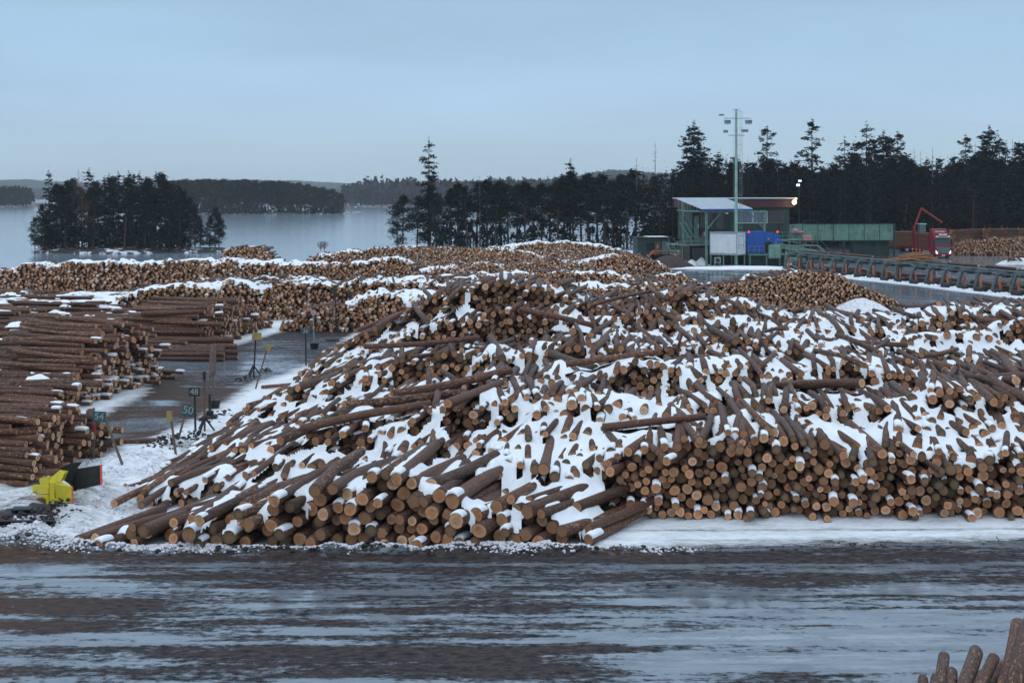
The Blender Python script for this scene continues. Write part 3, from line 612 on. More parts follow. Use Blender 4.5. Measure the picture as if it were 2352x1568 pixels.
def log_label(i):
    p0, p1, r0, r1, tn, pr, key = LOGS[i]; near = p0 if p0[1] < p1[1] else p1
    th = 'thick' if r0 > .185 else ('slim' if r0 < .13 else 'medium')
    en = ('pale-ended' if tn[1] < .12 else 'orange-ended' if tn[1] < .33 else 'brown-ended' if tn[1] < .6 else 'grey-green-ended')
    z = near[2]; ht = 'lowest' if z < .4 else 'low' if z < .9 else 'half way up' if z < 1.6 else 'high' if z < 2.6 else 'topmost'
    x = near[0] / near[1] * F + 1176
    zone = ['at the left edge', 'left of the plough', 'under the numbered boards', 'left of centre', 'near the centre', 'right of centre', 'under the lamp mast', 'under the blue cabin', 'under the red truck', 'at the right edge'][int(min(9, max(0, x / 2352 * 10)))]
    if key == 'corner': return '%s %s barked log leaning in the bottom right corner heap' % (th, en), 'logs heaped in the bottom right corner'
    lie = ' crosswise' if abs(p1[0] - p0[0]) > 1.2 * abs(p1[1] - p0[1]) and key == 'field' else ''
    return '%s %s%s log, %s in the %s, %s' % (th, en, lie, ht, PLACE.get(key, 'log yard'), zone), 'logs in the ' + PLACE.get(key, 'log yard')
for i in sorted(own):
    p0 = Vector(LOGS[i][0]); me = build_logs([i], 16, 'log', [0, .06, .2, .5, 1], flare=(LOGS[i][6] == 'front_left' or rng.random() < .3))
    me.transform(Matrix.Translation(-p0)); o = link_mesh('log', me, [mBARK, mEND]); o.location = p0
    lb, gr = log_label(i); tag(o, lb, 'log', gr)
EXTRA = []   # logs on vehicles etc. are appended here before the one remaining mesh is made

# ------------------------------------------------------------------ snow on the logs
def blur(a, s):
    k = int(3 * s) + 1; w = np.exp(-.5 * (np.arange(-k, k + 1) / s) ** 2); w /= w.sum(); p = np.pad(a, k, mode='edge')
    p = sum(w[i] * p[i:i + a.shape[0], :] for i in range(2 * k + 1)); return sum(w[i] * p[:, i:i + a.shape[1]] for i in range(2 * k + 1))
SNV, SNQ = [], []; snn = 0
def snow_sheet(x0, x1, y0, y1, res, cover, seed, minh=.18):
    global snn
    H = raster(x0, x1, y0, y1, res, LOGS); nx, ny = H.shape
    X, Y = np.meshgrid(x0 + (np.arange(nx) + .5) * res, y0 + (np.arange(ny) + .5) * res, indexing='ij')
    Hs = blur(H, .19 / res); Hb = blur(H, .5 / res); gx, gy = np.gradient(Hb, res); slope = np.hypot(gx, gy)
    n1 = fbm(X, Y, 3.4, seed, 3); n2 = fbm(X, Y, .8, seed + 9, 2); cv = cover(X, Y)
    Hcl = np.maximum(Hs, blur(np.minimum(H, Hs + .1), .3 / res))
    tk = (cv + (n1 - .5) * 1.9 + (n2 - .5) * 1.0) * .24 - .03 - np.clip(slope - .75, 0, 3) * .30
    S_ = (Hs - .035 if res < .1 else Hs * .7 + Hcl * .3) + np.minimum(tk, .035 if res < .1 else .10) + np.clip(fbm(X, Y, 2.2, seed + 31, 2) - .66, 0, .3) * .55 - np.clip(slope - .9, 0, 1) * .1; gx, gy = np.gradient(blur(S_, .16 / res), res); sl2 = np.hypot(gx, gy)
    S_ = S_ - np.clip(sl2 - .85, 0, .8) * .28; S_ = S_ - np.clip(.4 - H, 0, .4) * .5 * (H < minh + .2)
    over = S_ - H; Z = S_
    ok = (over > -.16) & (over < .55) & (H > minh) & (sl2 < 1.5) & (blur((over > 0).astype(np.float32), .10 / res) > .06)
    okb = blur(ok.astype(np.float32), 2.0); ok = okb > .5; ee = blur(ok.astype(np.float32), 1.6); S_ = S_ - np.clip(.92 - ee, 0, .5) * .30; Z = S_
    keep = ok[:-1, :-1] & ok[1:, :-1] & ok[1:, 1:] & ok[:-1, 1:]
    v = np.stack([X, Y, Z], -1).reshape(-1, 3); i, j = np.meshgrid(np.arange(nx - 1), np.arange(ny - 1), indexing='ij'); a = i * ny + j
    qq = np.stack([a, a + ny, a + ny + 1, a + 1], -1).reshape(-1, 4)[keep.ravel()]; used = np.unique(qq); rm = np.full(len(v), -1); rm[used] = np.arange(len(used))
    SNV.append(v[used]); SNQ.append(rm[qq] + snn); snn += len(used)
def cov_field(X, Y):
    c = np.full(X.shape, .04); c += np.exp(-(((X - 8) / 6) ** 2 + ((Y - 55) / 3) ** 2)) * .5 + np.exp(-(((X + 2) / 5) ** 2 + ((Y - 47) / 3) ** 2)) * .45
    c += np.exp(-(((X - 14) / 5) ** 2 + ((Y - 46.5) / 2) ** 2)) * .35 - np.exp(-(((X - 0) / 4) ** 2 + ((Y - 72) / 2.5) ** 2)) * .2
    c += grade(-X, 3, 9) * .12 - grade(43.4 - Y, 0, .5) * .08
    return c
snow_sheet(-14, 24, 39, 64, .065, cov_field, 40)
snow_sheet(-14, 32, 63.9, 94, .09, cov_field, 40)
snow_sheet(-23, -15, 47, 84, .08, lambda X, Y: -.5 + .12 * grade(Y, 58.5, 61) * grade(-Y, -72, -67), 60)
snow_sheet(-44, -12, 84.5, 132, .13, lambda X, Y: np.where((X > -25) & (Y < 107), -.5, np.where(X < -25, .12, .26)), 61)
snow_sheet(-12, 45, 100, 130, .13, lambda X, Y: np.where(X > 12, -.25, .12), 62)
snow_sheet(-56, 22, 131, 160, .16, lambda X, Y: np.where(X > -9, -.15, .34), 63)
snow_sheet(-45, 25, 163, 206, .18, lambda X, Y: np.where(Y > 198, .25, -.25), 64)
# caps on log ends that stick out of the faces
cap = [l for l in LOGS if (l[5] > .12) and rng.random() < (.85 if l[6] in ('field', 'front_left') else .6 if l[6].startswith('far_') else (.95 if l[0][2] < 1.7 else .35) if l[6] == 'big_left' else .2)]
def caps(cap):
    global snn
    A = np.array([l[0] for l in cap]); B = np.array([l[1] for l in cap]); R = np.array([l[2] for l in cap]); n = len(cap); D = B - A; D /= np.linalg.norm(D, axis=1)[:, None]
    X = np.cross(D, [0, 0, 1.0]); X /= np.linalg.norm(X, axis=1)[:, None]; Y = np.cross(X, D); Lc = np.array([l[5] for l in cap]) + .15; th = rng.uniform(.035, .095, n)
    aa = np.radians(np.linspace(-56, 56, 9)); sx_ = [(-.03, .0), (-.05, .45), (-.02, .85), (.25, 1), (.7, 1), (1.0, .7)]
    V = np.zeros((n, len(sx_), 9, 3)); sk_ = rng.uniform(-.25, .25, n)
    for m, (t_, k_) in enumerate(sx_):
        r = R[:, None] * 1.01 + th[:, None] * k_ * np.sqrt(np.maximum(0, 1 - (aa / np.radians(56)) ** 2))[None] - .008
        an = aa[None] + sk_[:, None]; al = (t_ * Lc if t_ > .1 else np.full(n, t_ * .8))
        V[:, m] = A[:, None] + D[:, None] * al[:, None, None] + X[:, None] * (r * np.sin(an))[..., None] + Y[:, None] * (r * np.cos(an))[..., None]
    i, j = np.meshgrid(np.arange(len(sx_) - 1), np.arange(8), indexing='ij'); a = i * 9 + j; q = np.stack([a, a + 1, a + 10, a + 9], -1).reshape(-1, 4)
    SNV.append(V.reshape(-1, 3)); SNQ.append((q[None] + (np.arange(n) * len(sx_) * 9)[:, None, None]).reshape(-1, 4) + snn); snn += n * len(sx_) * 9
caps(cap)
sv = np.concatenate(SNV); sq = np.concatenate(SNQ)
o = link_mesh('snow_cover', np_mesh('snow_cover', sv, sq.ravel(), np.arange(len(sq)) * 4), mSNOW, smooth=True)
tag(o, 'white snow lying over and between the piled logs', 'snow', kind='stuff')

# churned dirty snow along the road edge and lumps
def lumps(pts, name, mat, lab, cat, kind='stuff'):
    rg = np.random.default_rng(3); t_ = (1 + 5 ** .5) / 2
    ico = np.array([Vector(p).normalized()[:] for p in ((-1, t_, 0), (1, t_, 0), (-1, -t_, 0), (1, -t_, 0), (0, -1, t_), (0, 1, t_), (0, -1, -t_), (0, 1, -t_), (t_, 0, -1), (t_, 0, 1), (-t_, 0, -1), (-t_, 0, 1))])
    icf = np.array([(0, 11, 5), (0, 5, 1), (0, 1, 7), (0, 7, 10), (0, 10, 11), (1, 5, 9), (5, 11, 4), (11, 10, 2), (10, 7, 6), (7, 1, 8), (3, 9, 4), (3, 4, 2), (3, 2, 6), (3, 6, 8), (3, 8, 9), (4, 9, 5), (2, 4, 11), (6, 2, 10), (8, 6, 7), (9, 8, 1)])
    A = np.array(pts); n = len(A); q, _ = np.linalg.qr(rg.normal(0, 1, (n, 3, 3))); w = np.einsum('nij,kj->nki', q, ico) * rg.uniform(.65, 1.25, (n, 12, 1)) * A[:, 3][:, None, None] * np.array([1.2, 1, .75])
    v = (w + A[:, None, :3]).reshape(-1, 3); f = (icf[None] + np.arange(n)[:, None, None] * 12).reshape(-1)
    o = link_mesh(name, np_mesh(name, v, f, np.arange(n * 20) * 3), mat); tag(o, lab, cat, kind=kind); return o
pts = []
for k in range(6500):
    x = rng.uniform(-16.5, 5.5); y = 39.62 + rng.normal(0, .15) + .25 * (x < -13) * rng.random(); r = abs(rng.normal(0, .022)) + .012
    if rng.random() < grade(x, 0.5, 5.5): continue
    pts.append((x, y, float(ground_h(np.array([x]), np.array([y]))[0]) + r * .2, r))
for k in range(3000):
    x = rng.uniform(-15.5, -11.3); y = rng.uniform(40, 53); r = abs(rng.normal(0, .03)) + .015
    if fbm(np.array([x]), np.array([y]), 1.7, 90)[0] < .47: continue
    pts.append((x, y, float(ground_h(np.array([x]), np.array([y]))[0]) + r * .1, r))
lumps(pts, 'slush_clods', mDIRTY, 'churned clods of dirty snow along the road edge', 'dirty snow')
pts = []
for (px, py, n_, w_d) in ((400, 1030, 130, .55), (450, 1010, 70, .35), (570, 872, 40, .35), (610, 852, 25, .2), (470, 975, 40, .2), (845, 1270, 30, .1), (85, 1215, 120, .45), (115, 1190, 90, .4), (520, 955, 20, .3)):
    c_ = G(px, py)
    for k in range(n_):
        x = c_.x + rng.normal(0, w_d); y = c_.y + rng.normal(0, w_d * 1.2); r = rng.uniform(.02, .075); e_ = math.exp(-((x - c_.x) ** 2 + (y - c_.y) ** 2) / w_d ** 2 / 2)
        pts.append((x, y, float(ground_h(np.array([x]), np.array([y]))[0]) + .30 * e_ * rng.random(), r))
for k in range(170):
    x = rng.uniform(-16, 15); y = 39.4 + rng.normal(0, .22) + (max(0, x - 3) * .12 if x > 3 else 0); r = rng.uniform(.02, .085) * (1 if x < 5 else .5)
    pts.append((x, y, float(ground_h(np.array([x]), np.array([y]))[0]) + r * .3, r))
lumps(pts, 'mud_clods', mDIRT, 'dark clods of frozen mud and bark at the road edge', 'mud')
#PART2

# ------------------------------------------------------------------ trees
def tri_mesh(name, V, mat, parent=None):
    V = np.asarray(V, np.float32).reshape(-1, 3); n = len(V) // 3
    return link_mesh(name, np_mesh(name, V, np.arange(3 * n), np.arange(n) * 3), mat, parent)
def sprays(rg, c, size, n, sp, flat=.6):
    """n needle tufts (two triangles each) scattered round the point c"""
    c = np.asarray(c); p = c + rg.normal(0, 1, (n, 3)) * np.array([sp, sp, sp * flat]); a = rg.uniform(0, 6.28, n); s_ = size * rg.uniform(.5, 1.3, n)
    u = np.stack([np.cos(a), np.sin(a), rg.uniform(-.5, .5, n)], -1) * s_[:, None]; w = np.stack([-np.sin(a) * .35, np.cos(a) * .35, rg.uniform(-1, -.2, n)], -1) * s_[:, None] * .7
    return np.concatenate([np.stack([p - u * .5, p + u * .6, p + w * .6], 1), np.stack([p - w * .3, p + u * .45 + w * .3, p - u * .4 + w * .55], 1)]).reshape(-1, 3)
def spruce(rg, h, R, dens=1.0, bare=.08, cone=.85, tuft=1.0):
    T = []; B = MB(); B.tube((0, 0, -.5), (0, 0, h * .97), h * .013 + .03, .02, 7); u = bare
    while u < .985:
        L_ = R * (1 - u) ** cone * min(1, .55 + 3 * (u - bare)) + .12; nb = int(rg.integers(4, 7) * (1 if dens >= 1 else dens + .35))
        for k in range(max(2, nb)):
            a = rg.uniform(0, 6.28); l_ = L_ * rg.uniform(.6, 1.2); z0 = h * u + rg.normal(0, .12); dr = rg.uniform(.1, .4)
            if dens < .8: B.tube((0, 0, z0), (math.cos(a) * l_ * .8, math.sin(a) * l_ * .8, z0 - dr * l_ * .6), .04, .015, 3)
            m = max(1, int(l_ / (.42 if dens >= 1 else .6)))
            for q in range(1, m + 1):
                f = q / m; 
                if dens < 1 and f < .25: continue
                z_ = z0 - dr * l_ * f + .25 * l_ * max(0, f - .7)
                T.append(sprays(rg, (math.cos(a) * l_ * f, math.sin(a) * l_ * f, z_), .55 * tuft, 6 if dens >= 1 else 12, (.16 if dens >= 1 else .24) * tuft + .03))
        u += rg.uniform(.5, .95) / h * (1.0 if dens >= 1 else 1.25)
    T.append(sprays(rg, (0, 0, h * .98), .4, 26, .12, 3.5)); return np.concatenate(T), B
def pine(rg, h, R, bare=.42, n=26, tuft=1.0):
    T = []; B = MB(); lean = rg.normal(0, .02 * h, 2); B.tube((0, 0, -.5), (lean[0], lean[1], h * .93), h * .012 + .05, .04, 7)
    for k in range(n):
        u = bare + (1 - bare) * (k + .5) / n; sh = math.sin(math.pi * min(1, (u - bare) / (1 - bare) * .75 + .28)) ** .8; l_ = R * sh * rg.uniform(.5, 1.15); a = rg.uniform(0, 6.28)
        x, y, z = lean[0] * u + math.cos(a) * l_, lean[1] * u + math.sin(a) * l_, h * u + l_ * rg.uniform(-.1, .35)
        B.tube((lean[0] * u, lean[1] * u, h * u - .2), (x, y, z), .05, .02, 3)
        for f in (.45, .75, 1.0): T.append(sprays(rg, (lean[0] * u + math.cos(a) * l_ * f, lean[1] * u + math.sin(a) * l_ * f, h * u + (z - h * u) * f), .42 * tuft, int(26 * (.5 + f * .6)), .30 * tuft + .08 * l_, .55))
    for k in range(9):                                                     # bare lower twigs
        u = rg.uniform(min(.15, bare - .02), bare); a = rg.uniform(0, 6.28); l_ = R * rg.uniform(.35, .8); B.tube((0, 0, h * u), (math.cos(a) * l_, math.sin(a) * l_, h * u - rg.uniform(-.2, .5)), .03, .012, 3)
        T.append(sprays(rg, (math.cos(a) * l_, math.sin(a) * l_, h * u), .3, 3, .2))
    T.append(sprays(rg, (lean[0], lean[1], h * .94), .42, 60, .42, 1.2)); return np.concatenate(T), B
def baretree(rg, h, R, n=50, up=.5):
    B = MB(); C_ = MB(); B.tube((0, 0, -.5), (0, 0, h), h * .008 + .04, .015, 6)
    for k in range(n):
        u = rg.uniform(.2, .97); a = rg.uniform(0, 6.28); l_ = R * (1.15 - u) * rg.uniform(.5, 1.1); e_ = (math.cos(a) * l_, math.sin(a) * l_, h * u + l_ * up); C_.tube((0, 0, h * u), e_, .022, .01, 3)
        for q in range(3): f = rg.uniform(.4, 1); b_ = (e_[0] * f, e_[1] * f, h * u + (e_[2] - h * u) * f); C_.tube(b_, (b_[0] + rg.normal(0, .3 * l_), b_[1] + rg.normal(0, .3 * l_), b_[2] + abs(rg.normal(0, .3 * l_))), .012, .008, 3)
    return C_, B
PROTO = {}
def proto(key, name, fn, leafmat, trunkmat, h):
    rg = np.random.default_rng(abs(hash(key)) % 1000 if False else sum(map(ord, key)))
    c_, b_ = fn(rg)
    PROTO[key] = dict(name=name, h=h, leaf=c_, trunk=b_, lm=leafmat, tm=trunkmat, root=None)
for k in range(3): proto('spruce%d' % k, 'spruce_tree', lambda rg, k=k: spruce(rg, 15, (2.5, 3.0, 2.2)[k]), mSPR, mTRK, 15)
for k in range(3): proto('pine%d' % k, 'pine_tree', lambda rg, k=k: pine(rg, 12, (2.3, 2.9, 2.0)[k], (.40, .34, .5)[k], (30, 34, 24)[k]), mPIN, mPTRK, 12)
proto('lowpine', 'pine_tree', lambda rg: pine(rg, 12, 2.6, .12, 42), mPIN, mPTRK, 12)
for k in range(2): proto('farpine%d' % k, 'pine_tree', lambda rg, k=k: pine(rg, 17, 2.8 + .5 * k, .30, 20, 1.9), mPIN, mPTRK, 17)
for k in range(2): proto('thin%d' % k, 'spruce_tree', lambda rg, k=k: spruce(rg, 22, (2.9, 3.6)[k], .55, .12, .55, 1.0), mSPR, mTRK, 22)
proto('bushy', 'spruce_tree', lambda rg: spruce(rg, 22, 5.2, .95, .1, .75, 1.2), mSPR, mTRK, 22)
proto('dead', 'dead_tree', lambda rg: baretree(rg, 15, 1.6, 40, -.1), mTWIG, mTWIG, 15)
proto('birch', 'birch_tree', lambda rg: baretree(rg, 15, 3.8, 110, .7), mTWIG, mBIR, 15)
proto('rusty', 'larch_tree', lambda rg: pine(rg, 12, 2.0, .25, 22), mRUST, mTRK, 12)
proto('shrub', 'bare_shrub', lambda rg: baretree(rg, 3, 1.8, 60, 1.2), mTWIG, mTWIG, 3)
def tree(key, x, y, z, h, label, group, sxy=1.0):
    p = PROTO[key]; cat = 'shrub' if key == 'shrub' else 'tree'; rz = random.uniform(0, 6.28); s_ = h / p['h']
    if p['root'] is None:
        r = empty(p['name'], (x, y, z))
        tr = p['trunk'].build('trunk', p['tm'], r)
        cr_ = p['leaf'].build('crown', p['lm'], r) if isinstance(p['leaf'], MB) else tri_mesh('crown', p['leaf'], p['lm'], r)
        p['root'] = r; p['kids'] = [tr, cr_]
    else:
        r = p['root'].copy(); COL.objects.link(r)
        for c_ in p['kids']:
            c2 = c_.copy(); COL.objects.link(c2); c2.parent = r
    r.location = (x, y, z); r.rotation_euler = (0, 0, rz); r.scale = (s_ * sxy, s_ * sxy, s_); tag(r, label, cat, group); return r
def tpx(key, x, ytop, d, zb, label, group, sxy=1.0):
    return tree(key, XD(x, d), d, zb, (CZ - (ytop - 440) * d / F) - zb, label, group, sxy)
ADJ = {'spruce0': 'dense dark spruce', 'spruce1': 'broad dark spruce', 'spruce2': 'narrow dark spruce', 'pine0': 'round-crowned pine', 'pine1': 'broad spreading pine', 'pine2': 'slender high-crowned pine', 'lowpine': 'bushy pine branched to the ground',
       'farpine0': 'slate-dark pine', 'farpine1': 'broad slate-dark pine', 'thin0': 'tall sparse spruce', 'thin1': 'tall ragged spruce', 'bushy': 'tall full spruce', 'dead': 'thin dead bare tree', 'birch': 'leafless pale birch', 'rusty': 'rusty brown larch', 'shrub': 'bare shrub'}
mGBIR = foliage('far_birch_twigs', (0.045, 0.045, 0.052), .3)
# farther woods that read as one mass
def massforest(name, pts, label, hs, mat, seed=5, wid=1.0, nt_=26):
    rg = np.random.default_rng(seed); T = []
    for (x, y, z), h in zip(pts, hs):
        w_ = h * .17 * wid * rg.uniform(.7, 1.3); u = rg.uniform(.10, 1, nt_) ; r = w_ * (1.04 - u) ** .75; a = rg.uniform(0, 6.28, nt_); s_ = h * (.13 if nt_ < 40 else .075)
        p = np.stack([x + np.cos(a) * r, y + np.sin(a) * r, z + u * h], -1); q = rg.normal(0, 1, (nt_, 3, 3)) * s_ * np.array([.7, .7, .8]); q[:, 0] = [0, 0, s_]
        T.append((p[:, None] + q).reshape(-1, 3)); T.append(np.array([[x - .15 - h * .006, y, z - 1], [x + .15 + h * .006, y, z - 1], [x, y, z + h * .8], [x - w_ * .5, y, z + h * .7], [x + w_ * .5, y, z + h * .7], [x, y, z + h]]))
    o = tri_mesh(name, np.concatenate(T), mat); tag(o, label, 'forest', kind='stuff'); return o
def scatter(n, x0, x1, d0, d1, zf): return [(XD(random.uniform(x0, x1), d), d, zf) for d in (random.uniform(d0, d1) for _ in range(n))]
# small island on the left
isl = MB(); cx, cy = XD(290, 272), 272
n_ = 48; ring = []
for k in range(n_):
    a = 2 * math.pi * k / n_; f = 1 + .10 * math.sin(3 * a + 1) + .06 * math.sin(7 * a); ring.append((cx + math.cos(a) * 19.5 * f, cy + math.sin(a) * 9.5 * f))
vs = [(x, y, -2.0) for x, y in ring] + [(cx + (x - cx) * .98, cy + (y - cy) * .95, -1.25 + .12 * math.sin(k * 2.1)) for k, (x, y) in enumerate(ring)] + [(cx + (x - cx) * .8, cy + (y - cy) * .75, -.85 + .15 * math.sin(k * 1.3)) for k, (x, y) in enumerate(ring)] + [(cx, cy, -.5)]
fs = [(k, (k + 1) % n_, n_ + (k + 1) % n_, n_ + k) for k in range(n_)] + [(n_ + k, n_ + (k + 1) % n_, 2 * n_ + (k + 1) % n_, 2 * n_ + k) for k in range(n_)] + [(2 * n_ + k, 2 * n_ + (k + 1) % n_, 3 * n_) for k in range(n_)]
mISL, t, b = newmat('island_ground'); g = nnode(t, 'ShaderNodeNewGeometry').outputs['Position']
setin(t, b.inputs['Base Color'], mixc(t, rng_(t, noise(t, g, .5, 4, .6), .52, .60), (0.03, 0.03, 0.025), (0.72, 0.74, 0.77))); b.inputs['Roughness'].default_value = .9
o = isl.add(vs, fs).build('island', mISL); tag(o, kind='structure')
for (x, yt, k_, dd) in ((112, 396, 'spruce1', 0), (88, 452, 'birch', 2), (95, 470, 'lowpine', -2), (80, 500, 'lowpine', 1), (128, 425, 'pine0', 3), (142, 428, 'lowpine', -3), (158, 418, 'pine0', 1), (172, 412, 'pine1', 5), (180, 390, 'birch', 3), (190, 430, 'rusty', -4),
                       (204, 392, 'spruce2', 4), (214, 432, 'pine2', -4), (228, 418, 'pine2', 3), (240, 410, 'spruce2', 5), (250, 405, 'spruce2', -2), (262, 408, 'pine2', 4), (272, 400, 'spruce2', 1), (285, 412, 'pine2', -5), (296, 398, 'spruce2', 3),
                       (306, 402, 'spruce2', -1), (318, 404, 'birch', 4), (320, 400, 'spruce2', 5), (332, 415, 'pine2', -4), (345, 410, 'pine0', 3), (358, 398, 'spruce1', 0), (368, 400, 'pine1', 5), (382, 415, 'pine0', -3), (396, 420, 'spruce1', 2), (410, 424, 'spruce2', -1),
                       (420, 440, 'lowpine', 3), (434, 455, 'lowpine', -2), (448, 475, 'lowpine', 1), (150, 460, 'lowpine', -6), (176, 455, 'spruce0', -5), (350, 440, 'lowpine', -6), (388, 440, 'spruce0', -6), (412, 450, 'lowpine', -5), (125, 470, 'spruce0', -5), (105, 500, 'lowpine', -6),
                       (205, 440, 'lowpine', 7), (300, 440, 'pine0', 7), (260, 425, 'pine1', 7), (140, 430, 'spruce0', 7), (330, 430, 'spruce0', 7), (460, 500, 'lowpine', 0), (494, 478, 'lowpine', 2), (503, 492, 'lowpine', 4), (482, 496, 'lowpine', -1)):
    place = 'left end' if x < 135 else 'left half' if x < 235 else 'middle' if x < 330 else 'right half' if x < 425 else 'right tip'
    ht = 'tallest at' if yt < 399 else 'at'
    tpx(k_, x, yt, 272 + dd, -1.0, '%s %s the %s of the wooded island%s' % (ADJ[k_], ht, place, ', near shore' if dd < -3 else ', far side' if dd > 4 else ''), 'trees on the wooded island', 1.15 if k_ in ('pine2', 'spruce2') else 1.0)
tip = MB()
for (x, w_, dd) in ((495, 3.5, 2), (470, 3, 0)): tip.tube((XD(x, 274 + dd), 274 + dd, -2), (XD(x, 274 + dd), 274 + dd, -1.1), w_ * 1.1, w_ * .8, 14)
tag(tip.build('island_tip', mISL), kind='structure')

# wooded point in the lake, 720 m away
def land(name, x0, x1, y0, y1, ztop, mat=mISL, seedv=1):
    X, Y = np.meshgrid(np.linspace(x0, x1, 90), np.linspace(y0, y1, 30), indexing='ij'); u = (X - x0) / (x1 - x0); v = (Y - y0) / (y1 - y0)
    e_ = np.minimum(np.minimum(u, 1 - u) * 14, np.minimum(v, 1 - v) * 6) + (fbm(X, Y, (x1 - x0) / 9, seedv) - .5) * .5
    Z = -2.6 + grade(e_, 0, .5) * 1.6 + grade(e_, .5, 3) * ztop * fbm(X, Y, (x1 - x0) / 5, seedv + 3)
    o = link_mesh(name, grid_mesh(name, X, Y, Z), mat, smooth=True); tag(o, kind='structure'); return o
land('wooded_point', XD(330, 735), XD(812, 735), 716, 800, 1.5)
for k in range(76):
    x = 380 + (790 - 380) * ((k * .618) % 1); dd = random.uniform(0, 55); yt = np.interp(x, [380, 420, 560, 640, 700, 740, 770, 790], [420, 412, 414, 418, 424, 430, 436, 446]) + random.uniform(-2, 6)
    kk = 'farpine%d' % (k % 2); pl = 'left part' if x < 520 else 'middle' if x < 660 else 'right end'; row = 'front row' if dd < 18 else 'middle rows' if dd < 36 else 'back row'
    tpx(kk, x, yt, 722 + dd, -1.0, '%s in the %s, %s of the wooded point' % (ADJ[kk], row, pl), 'pines on the wooded point', 1.25)
pt = scatter(260, 390, 788, 717, 735, -1.6); massforest('undergrowth', pt, 'low dark undergrowth along the foot of the wooded point', [random.uniform(3, 7) for p in pt], mSPR, 11, 1.6)
# pines on the near shore
for (x, yt, k_, d_) in ((925, 450, 'pine1', 246), (912, 470, 'lowpine', 252), (958, 452, 'pine0', 252), (985, 320, 'thin0', 250), (988, 425, 'lowpine', 248), (1008, 452, 'lowpine', 246), (1032, 436, 'pine0', 250), (1052, 424, 'pine1', 254), (1074, 430, 'pine2', 248),
                       (1094, 420, 'pine1', 256), (1102, 400, 'dead', 250), (1118, 416, 'pine1', 250), (1136, 426, 'pine0', 246), (1152, 418, 'pine1', 257), (1168, 424, 'pine2', 248), (1188, 426, 'pine0', 253), (1205, 420, 'pine1', 247), (1226, 430, 'pine0', 255),
                       (1244, 424, 'pine1', 249), (1262, 428, 'pine2', 252), (1280, 420, 'pine1', 246), (1296, 405, 'pine0', 256), (1310, 372, 'spruce2', 251), (1318, 398, 'pine1', 247), (1336, 414, 'pine0', 254), (1352, 402, 'pine1', 249), (1372, 410, 'pine2', 256),
                       (1390, 402, 'pine0', 247), (1408, 416, 'pine1', 252), (1424, 404, 'pine0', 255), (1440, 412, 'pine1', 248), (1462, 360, 'dead', 250), (1462, 392, 'pine0', 252), (1478, 398, 'spruce1', 249), (1505, 326, 'dead', 255), (1500, 405, 'lowpine', 250), (1518, 400, 'spruce0', 246), (1530, 396, 'spruce1', 252), (1545, 402, 'spruce0', 256)):
    pl = 'left end' if x < 1000 else 'left part' if x < 1120 else 'middle' if x < 1250 else 'right part' if x < 1400 else 'right end'
    tpx(k_, x, yt, d_, -.2, '%s in the %s of the shoreline wood%s' % (ADJ[k_], pl, ', front row' if d_ < 249.5 else ', back row' if d_ > 254 else ''), 'trees along the near shore', 1.25 if k_.startswith('pine') else 1.0)
for x in (737, 745, 1270, 560): tpx('shrub', x, 556 if x != 560 else 566, 232, 0, 'bare twiggy shrub on the snowy bank by the water', 'bare shrubs on the bank')
def ug(n, xa, xb, da, db, h0_, h1_, lab, sd, zf=-.2):
    pt = scatter(n, xa, xb, da, db, zf); massforest('undergrowth', pt, lab, [random.uniform(h0_, h1_) for _ in pt], mSPR, sd, 1.7, 60)
ug(120, 1000, 1560, 248, 262, 1.5, 4.8, 'dark undergrowth between the shoreline trees', 12)
ug(110, 100, 445, 266, 280, 1.5, 5.0, 'dark undergrowth on the wooded island', 13, -1.0)
# spruce wood on the right: skyline trees first, then the body of the wood
for (x, yt, k_, d_) in ((1594, 280, 'bushy', 262), (1762, 293, 'thin1', 268), (1865, 277, 'thin1', 262), (1940, 318, 'thin0', 262), (1990, 283, 'thin0', 264), (2030, 302, 'bushy', 268), (2062, 305, 'thin1', 262), (1963, 330, 'spruce1', 260), (2008, 320, 'spruce0', 266), (2046, 318, 'spruce0', 262),
                       (2218, 313, 'thin1', 270), (2272, 290, 'bushy', 268), (2295, 318, 'spruce1', 264), (2256, 335, 'spruce0', 262), (2342, 328, 'spruce0', 266), (2115, 345, 'dead', 262), (2100, 340, 'dead', 266), (2142, 338, 'dead', 268), (2326, 318, 'dead', 262), (2240, 325, 'dead', 266), (1652, 352, 'spruce2', 262), (1690, 358, 'spruce2', 266), (1718, 362, 'dead', 262), (1825, 362, 'dead', 268)):
    tpx(k_, x, yt, d_, 0, '%s rising above the right-hand wood%s' % (ADJ[k_], ', over the sorting cabin' if x < 1720 else ', right of the lamp mast' if x < 1900 else ', left of the red crane' if x < 2090 else ', above the red truck' if x < 2190 else ', at the right edge'), 'skyline trees of the right-hand wood', 1.25 if k_ != 'dead' else 1)
for k in range(92):
    x = 1545 + (2440 - 1545) * ((k * .6180339) % 1); d_ = 244 + 34 * ((k * .41421) % 1); yt = np.interp(x, [1545, 1600, 1700, 1850, 1900, 1960, 2100, 2200, 2260, 2352], [402, 388, 392, 400, 398, 378, 380, 384, 362, 356]) + random.uniform(-26, 16)
    k_ = random.choice(['spruce0', 'spruce1', 'spruce0', 'pine1', 'lowpine', 'spruce2'])
    pl = 'behind the sorting cabin' if x < 1700 else 'behind the blue cabin' if x < 1830 else 'behind the green trough' if x < 2060 else 'behind the red truck' if x < 2200 else 'behind the loaded trailers'
    tpx(k_, x, yt, d_, 0, '%s %s, %s row of the wood' % (ADJ[k_], pl, 'front' if d_ < 255 else 'middle' if d_ < 266 else 'back'), 'trees of the right-hand wood', 1.15)
